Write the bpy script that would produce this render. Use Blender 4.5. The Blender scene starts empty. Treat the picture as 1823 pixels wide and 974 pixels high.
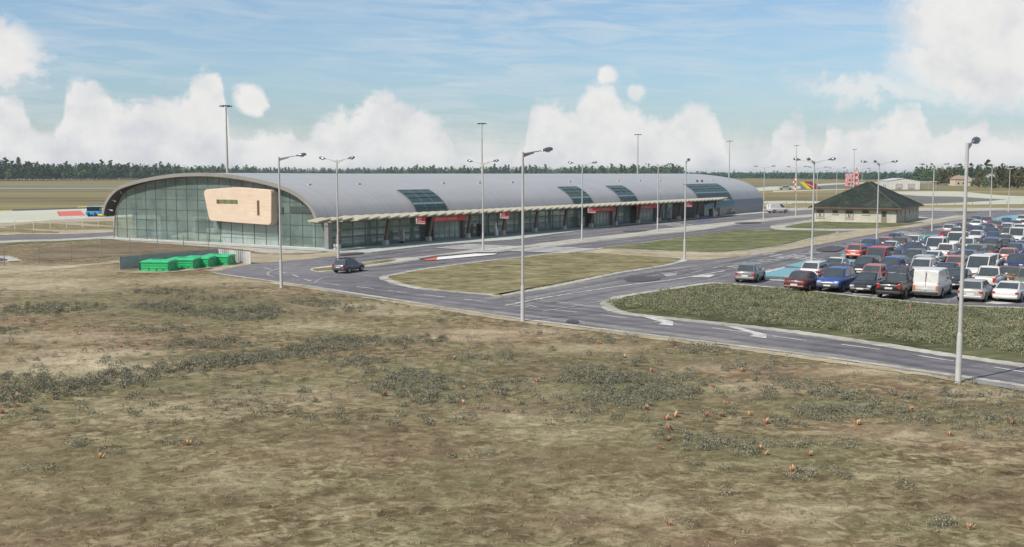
import bpy, bmesh, math, random
import numpy as np
from mathutils import Vector, Matrix
R = math.radians
rnd = random.Random(7)
npr = np.random.default_rng(11)
S = bpy.context.scene
COL = S.collection

# ------------------------------------------------------------------ camera model
F, CX, CY, H, HOR = 1890.0, 911.5, 487.0, 8.7, 309.0
PITCH = math.atan((CY - HOR) / F)

def ray(u, v):
    x = (u - CX) / F; y = -(v - CY) / F
    return (x, math.cos(PITCH) + y * math.sin(PITCH), -math.sin(PITCH) + y * math.cos(PITCH))

def G(u, v, z=0.0):
    """point of the ground plane seen at a pixel of the survey photograph"""
    r = ray(u, v); k = (z - H) / r[2]
    return Vector((r[0] * k, r[1] * k))

def at_dist(u, d):
    r = ray(u, HOR)
    return Vector((r[0] / r[1] * d, d))

ANG = R(57)
AX = Vector((math.cos(ANG), math.sin(ANG)))      # along the terminal front, away
GX = Vector((-math.sin(ANG), math.cos(ANG)))     # along the gable, to the left
BX = -GX
C0 = G(590, 444.5)

# ------------------------------------------------------------------ materials
MATS = {}
def _nt(name):
    m = bpy.data.materials.new(name); m.use_nodes = True
    nt = m.node_tree
    return m, nt, nt.nodes['Principled BSDF']

def N(nt, typ, **kw):
    n = nt.nodes.new(typ)
    for k, v in kw.items():
        if k.startswith('i_'):
            key = k[2:]
            n.inputs[int(key) if key.isdigit() else key].default_value = v
        else:
            setattr(n, k, v)
    return n

def ramp(nt, fac, stops, interp='LINEAR'):
    r = nt.nodes.new('ShaderNodeValToRGB'); cr = r.color_ramp; cr.interpolation = interp
    while len(cr.elements) < len(stops): cr.elements.new(0.5)
    for e, (p, c) in zip(cr.elements, stops):
        e.position = p; e.color = (*c, 1) if len(c) == 3 else c
    nt.links.new(fac, r.inputs[0]); return r.outputs[0]

def mixc(nt, fac, a, b, mode='MIX'):
    m = nt.nodes.new('ShaderNodeMix'); m.data_type = 'RGBA'; m.blend_type = mode
    for sock, v in ((m.inputs[0], fac), (m.inputs[6], a), (m.inputs[7], b)):
        if isinstance(v, (int, float)): sock.default_value = v
        elif isinstance(v, tuple): sock.default_value = (*v, 1) if len(v) == 3 else v
        else: nt.links.new(v, sock)
    return m.outputs[2]

def math_(nt, op, a, b=None, c=None, clamp=False):
    m = nt.nodes.new('ShaderNodeMath'); m.operation = op; m.use_clamp = clamp
    for i, v in enumerate((a, b, c)):
        if v is None: continue
        if isinstance(v, (int, float)): m.inputs[i].default_value = v
        else: nt.links.new(v, m.inputs[i])
    return m.outputs[0]

def noise(nt, vec, scale, detail=4, rough=0.55, dist=0.0):
    n = N(nt, 'ShaderNodeTexNoise'); n.inputs['Scale'].default_value = scale
    n.inputs['Detail'].default_value = detail; n.inputs['Roughness'].default_value = rough
    n.inputs['Distortion'].default_value = dist
    if vec is not None: nt.links.new(vec, n.inputs['Vector'])
    return n.outputs['Fac']

def coords(nt, scale=(1, 1, 1), rot=0.0, kind='Object'):
    t = N(nt, 'ShaderNodeTexCoord'); mp = N(nt, 'ShaderNodeMapping')
    mp.inputs['Scale'].default_value = scale; mp.inputs['Rotation'].default_value = (0, 0, rot)
    nt.links.new(t.outputs[kind], mp.inputs['Vector']); return mp.outputs[0]

def mat(name, col, rough=0.6, metal=0.0, var=0.12, scale=3.0, bump=0.0, spec=0.5, alpha=1.0, emit=None, coat=0.0, vscale=(1, 1, 1)):
    if name in MATS: return MATS[name]
    m, nt, b = _nt(name)
    vec = coords(nt, vscale)
    n = noise(nt, vec, scale, 5)
    lo = tuple(max(0, c * (1 - var)) for c in col); hi = tuple(min(1, c * (1 + var)) for c in col)
    c = ramp(nt, n, [(0.3, lo), (0.7, hi)])
    nt.links.new(c, b.inputs['Base Color'])
    b.inputs['Roughness'].default_value = rough; b.inputs['Metallic'].default_value = metal
    b.inputs['Specular IOR Level'].default_value = spec; b.inputs['Alpha'].default_value = alpha
    b.inputs['Coat Weight'].default_value = coat
    if emit:
        b.inputs['Emission Color'].default_value = (*col, 1); b.inputs['Emission Strength'].default_value = emit
    if bump:
        bp = N(nt, 'ShaderNodeBump'); bp.inputs['Strength'].default_value = bump; bp.inputs['Distance'].default_value = 0.02
        nt.links.new(noise(nt, vec, scale * 6, 4), bp.inputs['Height']); nt.links.new(bp.outputs[0], b.inputs['Normal'])
    MATS[name] = m; return m

def m_ground():
    m, nt, b = _nt('field_soil')
    v1 = coords(nt, (0.75, 1.0, 1.0), 0.05)
    v2 = coords(nt, (1.0, 1.1, 1.0), -0.1)
    mid = noise(nt, v1, 0.62, 5, 0.60, 0.8)
    fine = noise(nt, v2, 1.75, 4, 0.56, 0.9)
    tiny = noise(nt, coords(nt), 9.0, 4, 0.7)
    c1 = ramp(nt, mid, [(0.36, (0.060, 0.041, 0.021)), (0.45, (0.128, 0.094, 0.048)), (0.52, (0.190, 0.155, 0.085)), (0.59, (0.265, 0.228, 0.135)), (0.68, (0.40, 0.345, 0.225))])
    c2 = ramp(nt, fine, [(0.34, (0.050, 0.033, 0.018)), (0.45, (0.130, 0.100, 0.054)), (0.54, (0.205, 0.175, 0.098)), (0.66, (0.42, 0.365, 0.240))])
    c = mixc(nt, 0.55, c1, c2)
    w1 = coords(nt, (0.85, 1.0, 1), 0.15); w2 = coords(nt, (0.8, 1.0, 1), -0.2)
    drk = ramp(nt, noise(nt, w1, 1.5, 5, 0.58, 1.3), [(0.37, (1, 1, 1)), (0.49, (0, 0, 0))])
    lgt = ramp(nt, noise(nt, w2, 1.7, 5, 0.58, 1.2), [(0.52, (0, 0, 0)), (0.64, (1, 1, 1))])
    zone = ramp(nt, noise(nt, v1, 0.16, 5, 0.65), [(0.38, (0.15, 0.15, 0.15)), (0.60, (1, 1, 1))])
    zon2 = ramp(nt, noise(nt, v2, 0.14, 5, 0.65), [(0.38, (0.2, 0.2, 0.2)), (0.60, (1, 1, 1))])
    c = mixc(nt, math_(nt, 'MULTIPLY', math_(nt, 'MULTIPLY', drk, zone), 0.9), c, (0.062, 0.040, 0.021))
    c = mixc(nt, math_(nt, 'MULTIPLY', math_(nt, 'MULTIPLY', lgt, zon2), 0.80), c, (0.43, 0.365, 0.240))
    red = ramp(nt, noise(nt, v1, 0.12, 5, 0.6), [(0.46, (0, 0, 0)), (0.60, (1, 1, 1))])
    c = mixc(nt, math_(nt, 'MULTIPLY', red, 0.5), c, mixc(nt, fine, (0.070, 0.034, 0.021), (0.36, 0.235, 0.165)))
    grn = ramp(nt, noise(nt, v1, 0.09, 6, 0.65, 0.4), [(0.42, (0, 0, 0)), (0.66, (1, 1, 1))])
    c = mixc(nt, math_(nt, 'MULTIPLY', grn, 0.5), c, mixc(nt, fine, (0.066, 0.066, 0.024), (0.33, 0.325, 0.185)))
    a = N(nt, 'ShaderNodeAttribute', attribute_name='soil')
    sep = N(nt, 'ShaderNodeSeparateColor'); nt.links.new(a.outputs['Color'], sep.inputs[0])
    brk = ramp(nt, noise(nt, v1, 0.5, 7, 0.7, 0.5), [(0.36, (0, 0, 0)), (0.6, (1, 1, 1))])
    sand = math_(nt, 'MULTIPLY', sep.outputs[0], math_(nt, 'ADD', math_(nt, 'MULTIPLY', brk, 0.75), 0.25), clamp=True)
    c = mixc(nt, sand, c, mixc(nt, fine, (0.30, 0.245, 0.15), (0.70, 0.62, 0.46)))
    gr = math_(nt, 'MULTIPLY', sep.outputs[1], math_(nt, 'ADD', math_(nt, 'MULTIPLY', mid, 1.1), 0.2), clamp=True)
    c = mixc(nt, gr, c, mixc(nt, fine, (0.040, 0.046, 0.020), (0.215, 0.215, 0.115)))
    dk = math_(nt, 'MULTIPLY', sep.outputs[2], 0.8)
    c = mixc(nt, dk, c, mixc(nt, fine, (0.048, 0.032, 0.018), (0.175, 0.135, 0.080)))
    t = ramp(nt, tiny, [(0.32, (0.70, 0.67, 0.62)), (0.7, (1.19, 1.14, 1.06))])
    c = mixc(nt, 0.85, c, t, 'MULTIPLY')
    nt.links.new(c, b.inputs['Base Color']); b.inputs['Roughness'].default_value = 0.95; b.inputs['Specular IOR Level'].default_value = 0.15
    bp = N(nt, 'ShaderNodeBump'); bp.inputs['Strength'].default_value = 0.6; bp.inputs['Distance'].default_value = 0.12
    nt.links.new(math_(nt, 'ADD', fine, math_(nt, 'MULTIPLY', tiny, 0.35)), bp.inputs['Height']); nt.links.new(bp.outputs[0], b.inputs['Normal'])
    return m

def m_patch(name, cols, s1=0.3, s2=2.5, stretch=(0.6, 1.0, 1.0), rough=0.95, bump=0.3, mixf=0.5, rot=0.0):
    """mottled outdoor surface from four colours, dark to light"""
    m, nt, b = _nt(name)
    v = coords(nt, stretch, rot)
    st = [0.35, 0.46, 0.56, 0.69]
    n1 = noise(nt, v, s1, 6, 0.62, 0.6); n2 = noise(nt, v, s2, 4, 0.58, 0.5)
    c = mixc(nt, mixf, ramp(nt, n1, list(zip(st, cols))), ramp(nt, n2, list(zip(st, cols))))
    t = ramp(nt, noise(nt, coords(nt), 14.0, 3, 0.7), [(0.3, (0.75, 0.75, 0.75)), (0.7, (1.2, 1.2, 1.2))])
    c = mixc(nt, 0.8, c, t, 'MULTIPLY')
    nt.links.new(c, b.inputs['Base Color']); b.inputs['Roughness'].default_value = rough; b.inputs['Specular IOR Level'].default_value = 0.2
    bp = N(nt, 'ShaderNodeBump'); bp.inputs['Strength'].default_value = bump; bp.inputs['Distance'].default_value = 0.06
    nt.links.new(n2, bp.inputs['Height']); nt.links.new(bp.outputs[0], b.inputs['Normal'])
    MATS[name] = m; return m

def m_worn(name, col, under, wear=0.5):
    """road paint worn through to the asphalt"""
    m, nt, b = _nt(name)
    v = coords(nt)
    n1 = noise(nt, v, 1.1, 7, 0.72, 0.5)
    f = ramp(nt, n1, [(wear - 0.14, (0, 0, 0)), (wear + 0.10, (1, 1, 1))])
    n2 = noise(nt, v, 0.25, 4)
    c = mixc(nt, f, under, mixc(nt, n2, tuple(x * 0.8 for x in col), col))
    nt.links.new(c, b.inputs['Base Color']); b.inputs['Roughness'].default_value = 0.85
    MATS[name] = m; return m

def m_foliage(name, dark, mid, light, scale=1.2):
    m, nt, b = _nt(name)
    g = N(nt, 'ShaderNodeNewGeometry'); oi = N(nt, 'ShaderNodeObjectInfo')
    v = coords(nt)
    n1 = noise(nt, v, scale, 4, 0.65)
    f = math_(nt, 'ADD', math_(nt, 'MULTIPLY', n1, 0.75), math_(nt, 'MULTIPLY', g.outputs['Random Per Island'], 0.3))
    c = ramp(nt, f, [(0.3, dark), (0.52, mid), (0.75, light)])
    hv = N(nt, 'ShaderNodeHueSaturation'); nt.links.new(c, hv.inputs['Color'])
    nt.links.new(math_(nt, 'ADD', math_(nt, 'MULTIPLY', oi.outputs['Random'], 0.5), 0.75), hv.inputs['Value'])
    nt.links.new(math_(nt, 'ADD', math_(nt, 'MULTIPLY', oi.outputs['Random'], 0.03), 0.485), hv.inputs['Hue'])
    nt.links.new(hv.outputs[0], b.inputs['Base Color']); b.inputs['Roughness'].default_value = 0.8
    b.inputs['Specular IOR Level'].default_value = 0.2
    MATS[name] = m; return m

def m_paint():
    m, nt, b = _nt('car_paint')
    oi = N(nt, 'ShaderNodeObjectInfo')
    n = noise(nt, coords(nt), 2.0, 5, 0.7)
    c = mixc(nt, math_(nt, 'MULTIPLY', ramp(nt, n, [(0.45, (0, 0, 0)), (0.8, (1, 1, 1))]), 0.25), oi.outputs['Color'], (0.20, 0.18, 0.15))
    nt.links.new(c, b.inputs['Base Color']); b.inputs['Roughness'].default_value = 0.34; b.inputs['Coat Weight'].default_value = 0.35
    b.inputs['Coat Roughness'].default_value = 0.12
    return m

def m_roof():
    m, nt, b = _nt('roof_metal')
    v = coords(nt, (1, 1, 1))
    sx = N(nt, 'ShaderNodeSeparateXYZ'); nt.links.new(v, sx.inputs[0])
    fr = math_(nt, 'FRACT', math_(nt, 'MULTIPLY', sx.outputs[0], 1 / 0.62))
    seam = ramp(nt, fr, [(0.0, (1, 1, 1)), (0.07, (1, 1, 1)), (0.13, (0, 0, 0)), (0.92, (0, 0, 0)), (1.0, (1, 1, 1))])
    cellid = math_(nt, 'FLOOR', math_(nt, 'MULTIPLY', sx.outputs[0], 1 / 0.62))
    wn = N(nt, 'ShaderNodeTexWhiteNoise', noise_dimensions='1D'); nt.links.new(cellid, wn.inputs['W'])
    n = noise(nt, coords(nt, (0.15, 1, 1)), 0.5, 5, 0.6)
    c = ramp(nt, n, [(0.3, (0.335, 0.325, 0.315)), (0.7, (0.385, 0.375, 0.362))])
    c = mixc(nt, 0.5, c, mixc(nt, wn.outputs['Value'], (0.33, 0.322, 0.315), (0.39, 0.38, 0.368)))
    c = mixc(nt, math_(nt, 'MULTIPLY', seam, 0.35), c, (0.50, 0.495, 0.485))
    nt.links.new(c, b.inputs['Base Color']); b.inputs['Metallic'].default_value = 0.0; b.inputs['Roughness'].default_value = 0.42
    bp = N(nt, 'ShaderNodeBump'); bp.inputs['Strength'].default_value = 0.5; bp.inputs['Distance'].default_value = 0.05
    nt.links.new(seam, bp.inputs['Height']); nt.links.new(bp.outputs[0], b.inputs['Normal'])
    return m

def m_glass(name, tint, alpha, met=0.0):
    m, nt, b = _nt(name)
    n = noise(nt, coords(nt), 0.35, 4, 0.6)
    c = ramp(nt, n, [(0.35, tuple(x * 0.75 for x in tint)), (0.7, tuple(x * 1.25 for x in tint))])
    nt.links.new(c, b.inputs['Base Color']); b.inputs['Roughness'].default_value = 0.06
    b.inputs['Specular IOR Level'].default_value = 0.6; b.inputs['Alpha'].default_value = alpha; b.inputs['Metallic'].default_value = met
    bp = N(nt, 'ShaderNodeBump'); bp.inputs['Strength'].default_value = 0.05; bp.inputs['Distance'].default_value = 0.05
    nt.links.new(noise(nt, coords(nt), 0.9, 2), bp.inputs['Height']); nt.links.new(bp.outputs[0], b.inputs['Normal'])
    return m

def m_corrugated(name, col, pitch, axis=0):
    m, nt, b = _nt(name)
    sx = N(nt, 'ShaderNodeSeparateXYZ'); nt.links.new(coords(nt), sx.inputs[0])
    w = math_(nt, 'SINE', math_(nt, 'MULTIPLY', sx.outputs[axis], 2 * math.pi / pitch))
    n = noise(nt, coords(nt), 1.5, 5)
    c = ramp(nt, n, [(0.3, tuple(x * 0.85 for x in col)), (0.7, tuple(x * 1.12 for x in col))])
    nt.links.new(c, b.inputs['Base Color']); b.inputs['Roughness'].default_value = 0.5; b.inputs['Metallic'].default_value = 0.15
    bp = N(nt, 'ShaderNodeBump'); bp.inputs['Strength'].default_value = 0.9; bp.inputs['Distance'].default_value = 0.06
    nt.links.new(w, bp.inputs['Height']); nt.links.new(bp.outputs[0], b.inputs['Normal'])
    return m

def m_checker(name, c1, c2, scale):
    m, nt, b = _nt(name)
    ck = N(nt, 'ShaderNodeTexChecker'); nt.links.new(coords(nt), ck.inputs['Vector']); ck.inputs['Scale'].default_value = scale
    n = noise(nt, coords(nt), 1.2, 4)
    nt.links.new(mixc(nt, ck.outputs['Fac'], c1, mixc(nt, n, tuple(x * .85 for x in c2), c2)), b.inputs['Base Color'])
    b.inputs['Roughness'].default_value = 0.7
    return m

def m_stripes(name, c1, c2, period, axis=2):
    m, nt, b = _nt(name)
    sx = N(nt, 'ShaderNodeSeparateXYZ'); nt.links.new(coords(nt), sx.inputs[0])
    f = math_(nt, 'GREATER_THAN', math_(nt, 'FRACT', math_(nt, 'MULTIPLY', sx.outputs[axis], 1 / period)), 0.5)
    nt.links.new(mixc(nt, f, c1, c2), b.inputs['Base Color']); b.inputs['Roughness'].default_value = 0.6
    return m

# ------------------------------------------------------------------ mesh helpers
class MB:
    def __init__(self): self.v = []; self.f = []; self.s = []
    def add(self, vs, fs, smooth=False):
        o = len(self.v); self.v += [tuple(p) for p in vs]
        self.f += [tuple(i + o for i in f) for f in fs]; self.s += [smooth] * len(fs); return self
    def box(self, c, d, rz=0.0, taper=1.0):
        x, y, z = (q / 2 for q in d); cs, sn = math.cos(rz), math.sin(rz)
        vs = []
        for k, zz in ((1.0, -z), (taper, z)):
            for sx, sy in ((-1, -1), (1, -1), (1, 1), (-1, 1)):
                px, py = sx * x * k, sy * y * k
                vs.append((c[0] + px * cs - py * sn, c[1] + px * sn + py * cs, c[2] + zz))
        return self.add(vs, [(3, 2, 1, 0), (4, 5, 6, 7), (0, 1, 5, 4), (1, 2, 6, 5), (2, 3, 7, 6), (3, 0, 4, 7)])
    def bx(self, x0, x1, y0, y1, z0, z1):
        return self.box(((x0 + x1) / 2, (y0 + y1) / 2, (z0 + z1) / 2), (x1 - x0, y1 - y0, z1 - z0))
    def tube(self, pts, rad, n=8, cap=True):
        pts = [Vector(p) for p in pts]
        if not isinstance(rad, (list, tuple)): rad = [rad] * len(pts)
        vs = []
        for i, p in enumerate(pts):
            t = (pts[min(i + 1, len(pts) - 1)] - pts[max(i - 1, 0)])
            t = t.normalized() if t.length > 1e-9 else Vector((0, 0, 1))
            up = Vector((0, 0, 1)) if abs(t.z) < 0.9 else Vector((1, 0, 0))
            a = t.cross(up).normalized(); b = t.cross(a)
            for k in range(n):
                q = 2 * math.pi * k / n
                vs.append(p + (a * math.cos(q) + b * math.sin(q)) * rad[i])
        fs = []
        for i in range(len(pts) - 1):
            for k in range(n):
                fs.append((i * n + k, i * n + (k + 1) % n, (i + 1) * n + (k + 1) % n, (i + 1) * n + k))
        self.add(vs, fs, True)
        if cap:
            self.add(vs[:n], [tuple(range(n))[::-1]]); self.add(vs[-n:], [tuple(range(n))])
        return self
    def beam(self, p, q, w, h):
        p, q = Vector(p), Vector(q); t = (q - p).normalized()
        up = Vector((0, 0, 1)) if abs(t.z) < 0.95 else Vector((1, 0, 0))
        a = t.cross(up).normalized() * w / 2; b = a.cross(t).normalized() * h / 2
        vs = [p - a - b, p + a - b, p + a + b, p - a + b, q - a - b, q + a - b, q + a + b, q - a + b]
        return self.add(vs, [(3, 2, 1, 0), (4, 5, 6, 7), (0, 1, 5, 4), (1, 2, 6, 5), (2, 3, 7, 6), (3, 0, 4, 7)])
    def prism(self, poly, z0, z1):
        n = len(poly)
        vs = [(p[0], p[1], z0) for p in poly] + [(p[0], p[1], z1) for p in poly]
        return self.add(vs, [tuple(range(n - 1, -1, -1)), tuple(range(n, 2 * n))] + [(i, (i + 1) % n, n + (i + 1) % n, n + i) for i in range(n)])
    def ellipsoid(self, c, r, nu=12, nv=7, zmin=-1.0):
        vs, fs = [], []
        for j in range(nv + 1):
            ph = -math.pi / 2 + math.pi * j / nv
            for i in range(nu):
                th = 2 * math.pi * i / nu
                z = max(math.sin(ph), zmin)
                vs.append((c[0] + r[0] * math.cos(ph) * math.cos(th), c[1] + r[1] * math.cos(ph) * math.sin(th), c[2] + r[2] * z))
        for j in range(nv):
            for i in range(nu):
                fs.append((j * nu + i, j * nu + (i + 1) % nu, (j + 1) * nu + (i + 1) % nu, (j + 1) * nu + i))
        return self.add(vs, fs, True)
    def mesh(self, name, m):
        me = bpy.data.meshes.new(name); me.from_pydata(self.v, [], self.f)
        me.polygons.foreach_set('use_smooth', self.s)
        if m: me.materials.append(m)
        me.update(); return me
    def build(self, name, m, parent=None, bevel=0.0):
        return link(name, self.mesh(name, m), parent, bevel)

def link(name, data, parent=None, bevel=0.0):
    o = bpy.data.objects.new(name, data); COL.objects.link(o)
    if parent is not None: o.parent = parent
    if bevel:
        md = o.modifiers.new('Bevel', 'BEVEL'); md.width = bevel; md.segments = 2; md.limit_method = 'ANGLE'
    return o

def empty(name, loc=(0, 0, 0), rz=0.0):
    o = bpy.data.objects.new(name, None); COL.objects.link(o)
    o.location = (loc[0], loc[1], loc[2] if len(loc) > 2 else 0.0); o.rotation_euler = (0, 0, rz); o.empty_display_size = 0.3
    return o

def tag(o, label=None, cat=None, group=None, kind=None):
    if label: o['label'] = label
    if cat: o['category'] = cat
    if group: o['group'] = group
    if kind: o['kind'] = kind
    return o

KIDS = {}
def copy_tree(o, parent=None):
    c = o.copy(); COL.objects.link(c)
    if parent is not None: c.parent = parent
    for ch in KIDS.get(o.name) or list(o.children): copy_tree(ch, c)
    return c

def text(parent, s, size, loc, rot, m, name='lettering'):
    cu = bpy.data.curves.new(name, 'FONT'); cu.body = s; cu.size = size; cu.align_x = 'LEFT'; cu.align_y = 'CENTER'; cu.extrude = 0.01
    cu.materials.append(m); tmp = bpy.data.objects.new(name, cu); COL.objects.link(tmp); bpy.context.view_layer.update()
    me = bpy.data.meshes.new_from_object(tmp.evaluated_get(bpy.context.evaluated_depsgraph_get())); bpy.data.objects.remove(tmp)
    o = bpy.data.objects.new(name, me); COL.objects.link(o)
    o.parent = parent; o.location = loc; o.rotation_euler = rot; return o

def bulk(name, verts, quads, m, parent=None):
    """big mesh from numpy arrays"""
    me = bpy.data.meshes.new(name); nv, nf = len(verts), len(quads); k = quads.shape[1]
    me.vertices.add(nv); me.vertices.foreach_set('co', verts.astype(np.float32).ravel())
    me.loops.add(nf * k); me.loops.foreach_set('vertex_index', quads.astype(np.int32).ravel())
    me.polygons.add(nf); me.polygons.foreach_set('loop_start', np.arange(nf, dtype=np.int32) * k)
    me.update(calc_edges=True)
    me.materials.append(m)
    return link(name, me, parent)

def leaves(centres, sx, sz, rx, rz_, n, size, seed=1, upright=0.3, shell=0.42):
    """n leaf-sized quads per clump, spread through an ellipsoid of radii rx, rz_"""
    g = np.random.default_rng(seed); C = np.repeat(np.asarray(centres, float), n, axis=0); M = len(C)
    RX = np.repeat(np.broadcast_to(rx, (len(centres),)), n); RZ = np.repeat(np.broadcast_to(rz_, (len(centres),)), n)
    d = g.normal(size=(M, 3)); d /= np.linalg.norm(d, axis=1)[:, None]; r = g.random(M) ** shell
    P = C + np.stack([d[:, 0] * r * RX, d[:, 1] * r * RX, np.abs(d[:, 2]) * r * RZ], 1)
    a = g.normal(size=(M, 3)); a /= np.linalg.norm(a, axis=1)[:, None]
    b = g.normal(size=(M, 3)); b[:, 2] += upright * 2; b -= a * (a * b).sum(1)[:, None]; b /= np.linalg.norm(b, axis=1)[:, None]
    s = size * (0.6 + 0.8 * g.random(M))[:, None]
    V = np.stack([P - a * s * sx - b * s * sz, P + a * s * sx - b * s * sz * .6, P + a * s * sx * .5 + b * s * sz, P - a * s * sx * .6 + b * s * sz * .8], 1).reshape(-1, 3)
    V[:, 2] = np.maximum(V[:, 2], 0.01)
    return V, np.arange(M * 4).reshape(-1, 4)

def catmull(pts, k=6, closed=False):
    out = []; n = len(pts)
    rng = range(n if closed else n - 1)
    for i in rng:
        p0, p1, p2, p3 = (pts[(i - 1) % n] if closed or i else pts[0]), pts[i], pts[(i + 1) % n], (pts[(i + 2) % n] if closed or i + 2 < n else pts[-1])
        for j in range(k):
            t = j / k
            out.append(0.5 * ((2 * p1) + (p2 - p0) * t + (2 * p0 - 5 * p1 + 4 * p2 - p3) * t * t + (3 * p1 - p0 - 3 * p2 + p3) * t ** 3))
    if not closed: out.append(pts[-1])
    return out

def offset(poly, w):
    n = len(poly); area = sum(poly[i].x * poly[(i + 1) % n].y - poly[(i + 1) % n].x * poly[i].y for i in range(n))
    sg = 1 if area > 0 else -1; out = []
    for i in range(n):
        t = (poly[(i + 1) % n] - poly[i - 1])
        if t.length < 1e-6: out.append(poly[i]); continue
        t.normalize(); out.append(poly[i] + Vector((t.y, -t.x)) * w * sg)
    return out

LAYER = [0]
def sheet(name, poly, z, m, jit=0.0, thick=0.0, seed=0, kind='structure'):
    """a ground sheet (ngon, triangulated) with an optionally ragged edge"""
    g = random.Random(seed + len(poly))
    LAYER[0] += 1; z += LAYER[0] * 4e-5          # no two sheets share a plane
    if jit:
        q = []
        n = len(poly)
        for i in range(n):
            p, r = poly[i], poly[(i + 1) % n]; L = (r - p).length; k = max(1, min(24, int(L / (jit * 2.5))))
            nn = Vector((-(r - p).y, (r - p).x)).normalized() if L > 1e-6 else Vector((0, 0))
            for j in range(k): q.append(p.lerp(r, j / k) + nn * g.uniform(-jit, jit))
        poly = q
    bm = bmesh.new()
    vs = [bm.verts.new((p[0], p[1], z)) for p in poly]
    f = bm.faces.new(vs)
    if f.normal.z < 0 or f.calc_area() and (f.normal_update() or f.normal.z < 0): f.normal_flip()
    if thick:
        es = [e for e in bm.edges]
        r = bmesh.ops.extrude_edge_only(bm, edges=es)
        for e in r['geom']:
            if isinstance(e, bmesh.types.BMVert): e.co.z -= thick
    bmesh.ops.triangulate(bm, faces=[x for x in bm.faces if len(x.verts) > 4])
    me = bpy.data.meshes.new(name); bm.to_mesh(me); bm.free(); me.materials.append(m)
    o = link(name, me)
    if kind: tag(o, kind=kind)
    return o

def PX(pts, k=0, closed=True):
    w = [G(*p) for p in pts]
    return catmull(w, k, closed) if k else w

# ------------------------------------------------------------------ camera, sun, sky
cam_d = bpy.data.cameras.new('camera'); cam = bpy.data.objects.new('camera', cam_d); COL.objects.link(cam)
cam_d.sensor_width = 36; cam_d.lens = 36 * F / 1823; cam_d.clip_end = 20000; cam_d.clip_start = 0.5
cam.location = (0, 0, H); cam.rotation_euler = (math.pi / 2 - PITCH, 0, 0)
S.camera = cam
ELEV, TOSUN = R(46), Vector((-0.80, -0.60)).normalized()
sun_d = bpy.data.lights.new('sun', 'SUN'); sun = bpy.data.objects.new('sun', sun_d); COL.objects.link(sun)
sun_d.energy = 3.3; sun_d.angle = R(0.6); sun_d.color = (1.0, 0.94, 0.85)
sd = Vector((TOSUN.x * math.cos(ELEV), TOSUN.y * math.cos(ELEV), math.sin(ELEV)))
sun.rotation_euler = sd.to_track_quat('Z', 'Y').to_euler(); sun.location = (-60, -40, 80)
S.view_settings.view_transform = 'Standard'; S.view_settings.look = 'None'; S.view_settings.exposure = 0.55; S.view_settings.gamma = 1.0
S.cycles.use_denoising = True; S.cycles.denoiser = 'OPENIMAGEDENOISE'; S.cycles.denoising_input_passes = 'RGB_ALBEDO_NORMAL'; S.cycles.denoising_prefilter = 'ACCURATE'; S.cycles.max_bounces = 6; S.cycles.transparent_max_bounces = 16; S.cycles.sample_clamp_indirect = 4.0

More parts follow.
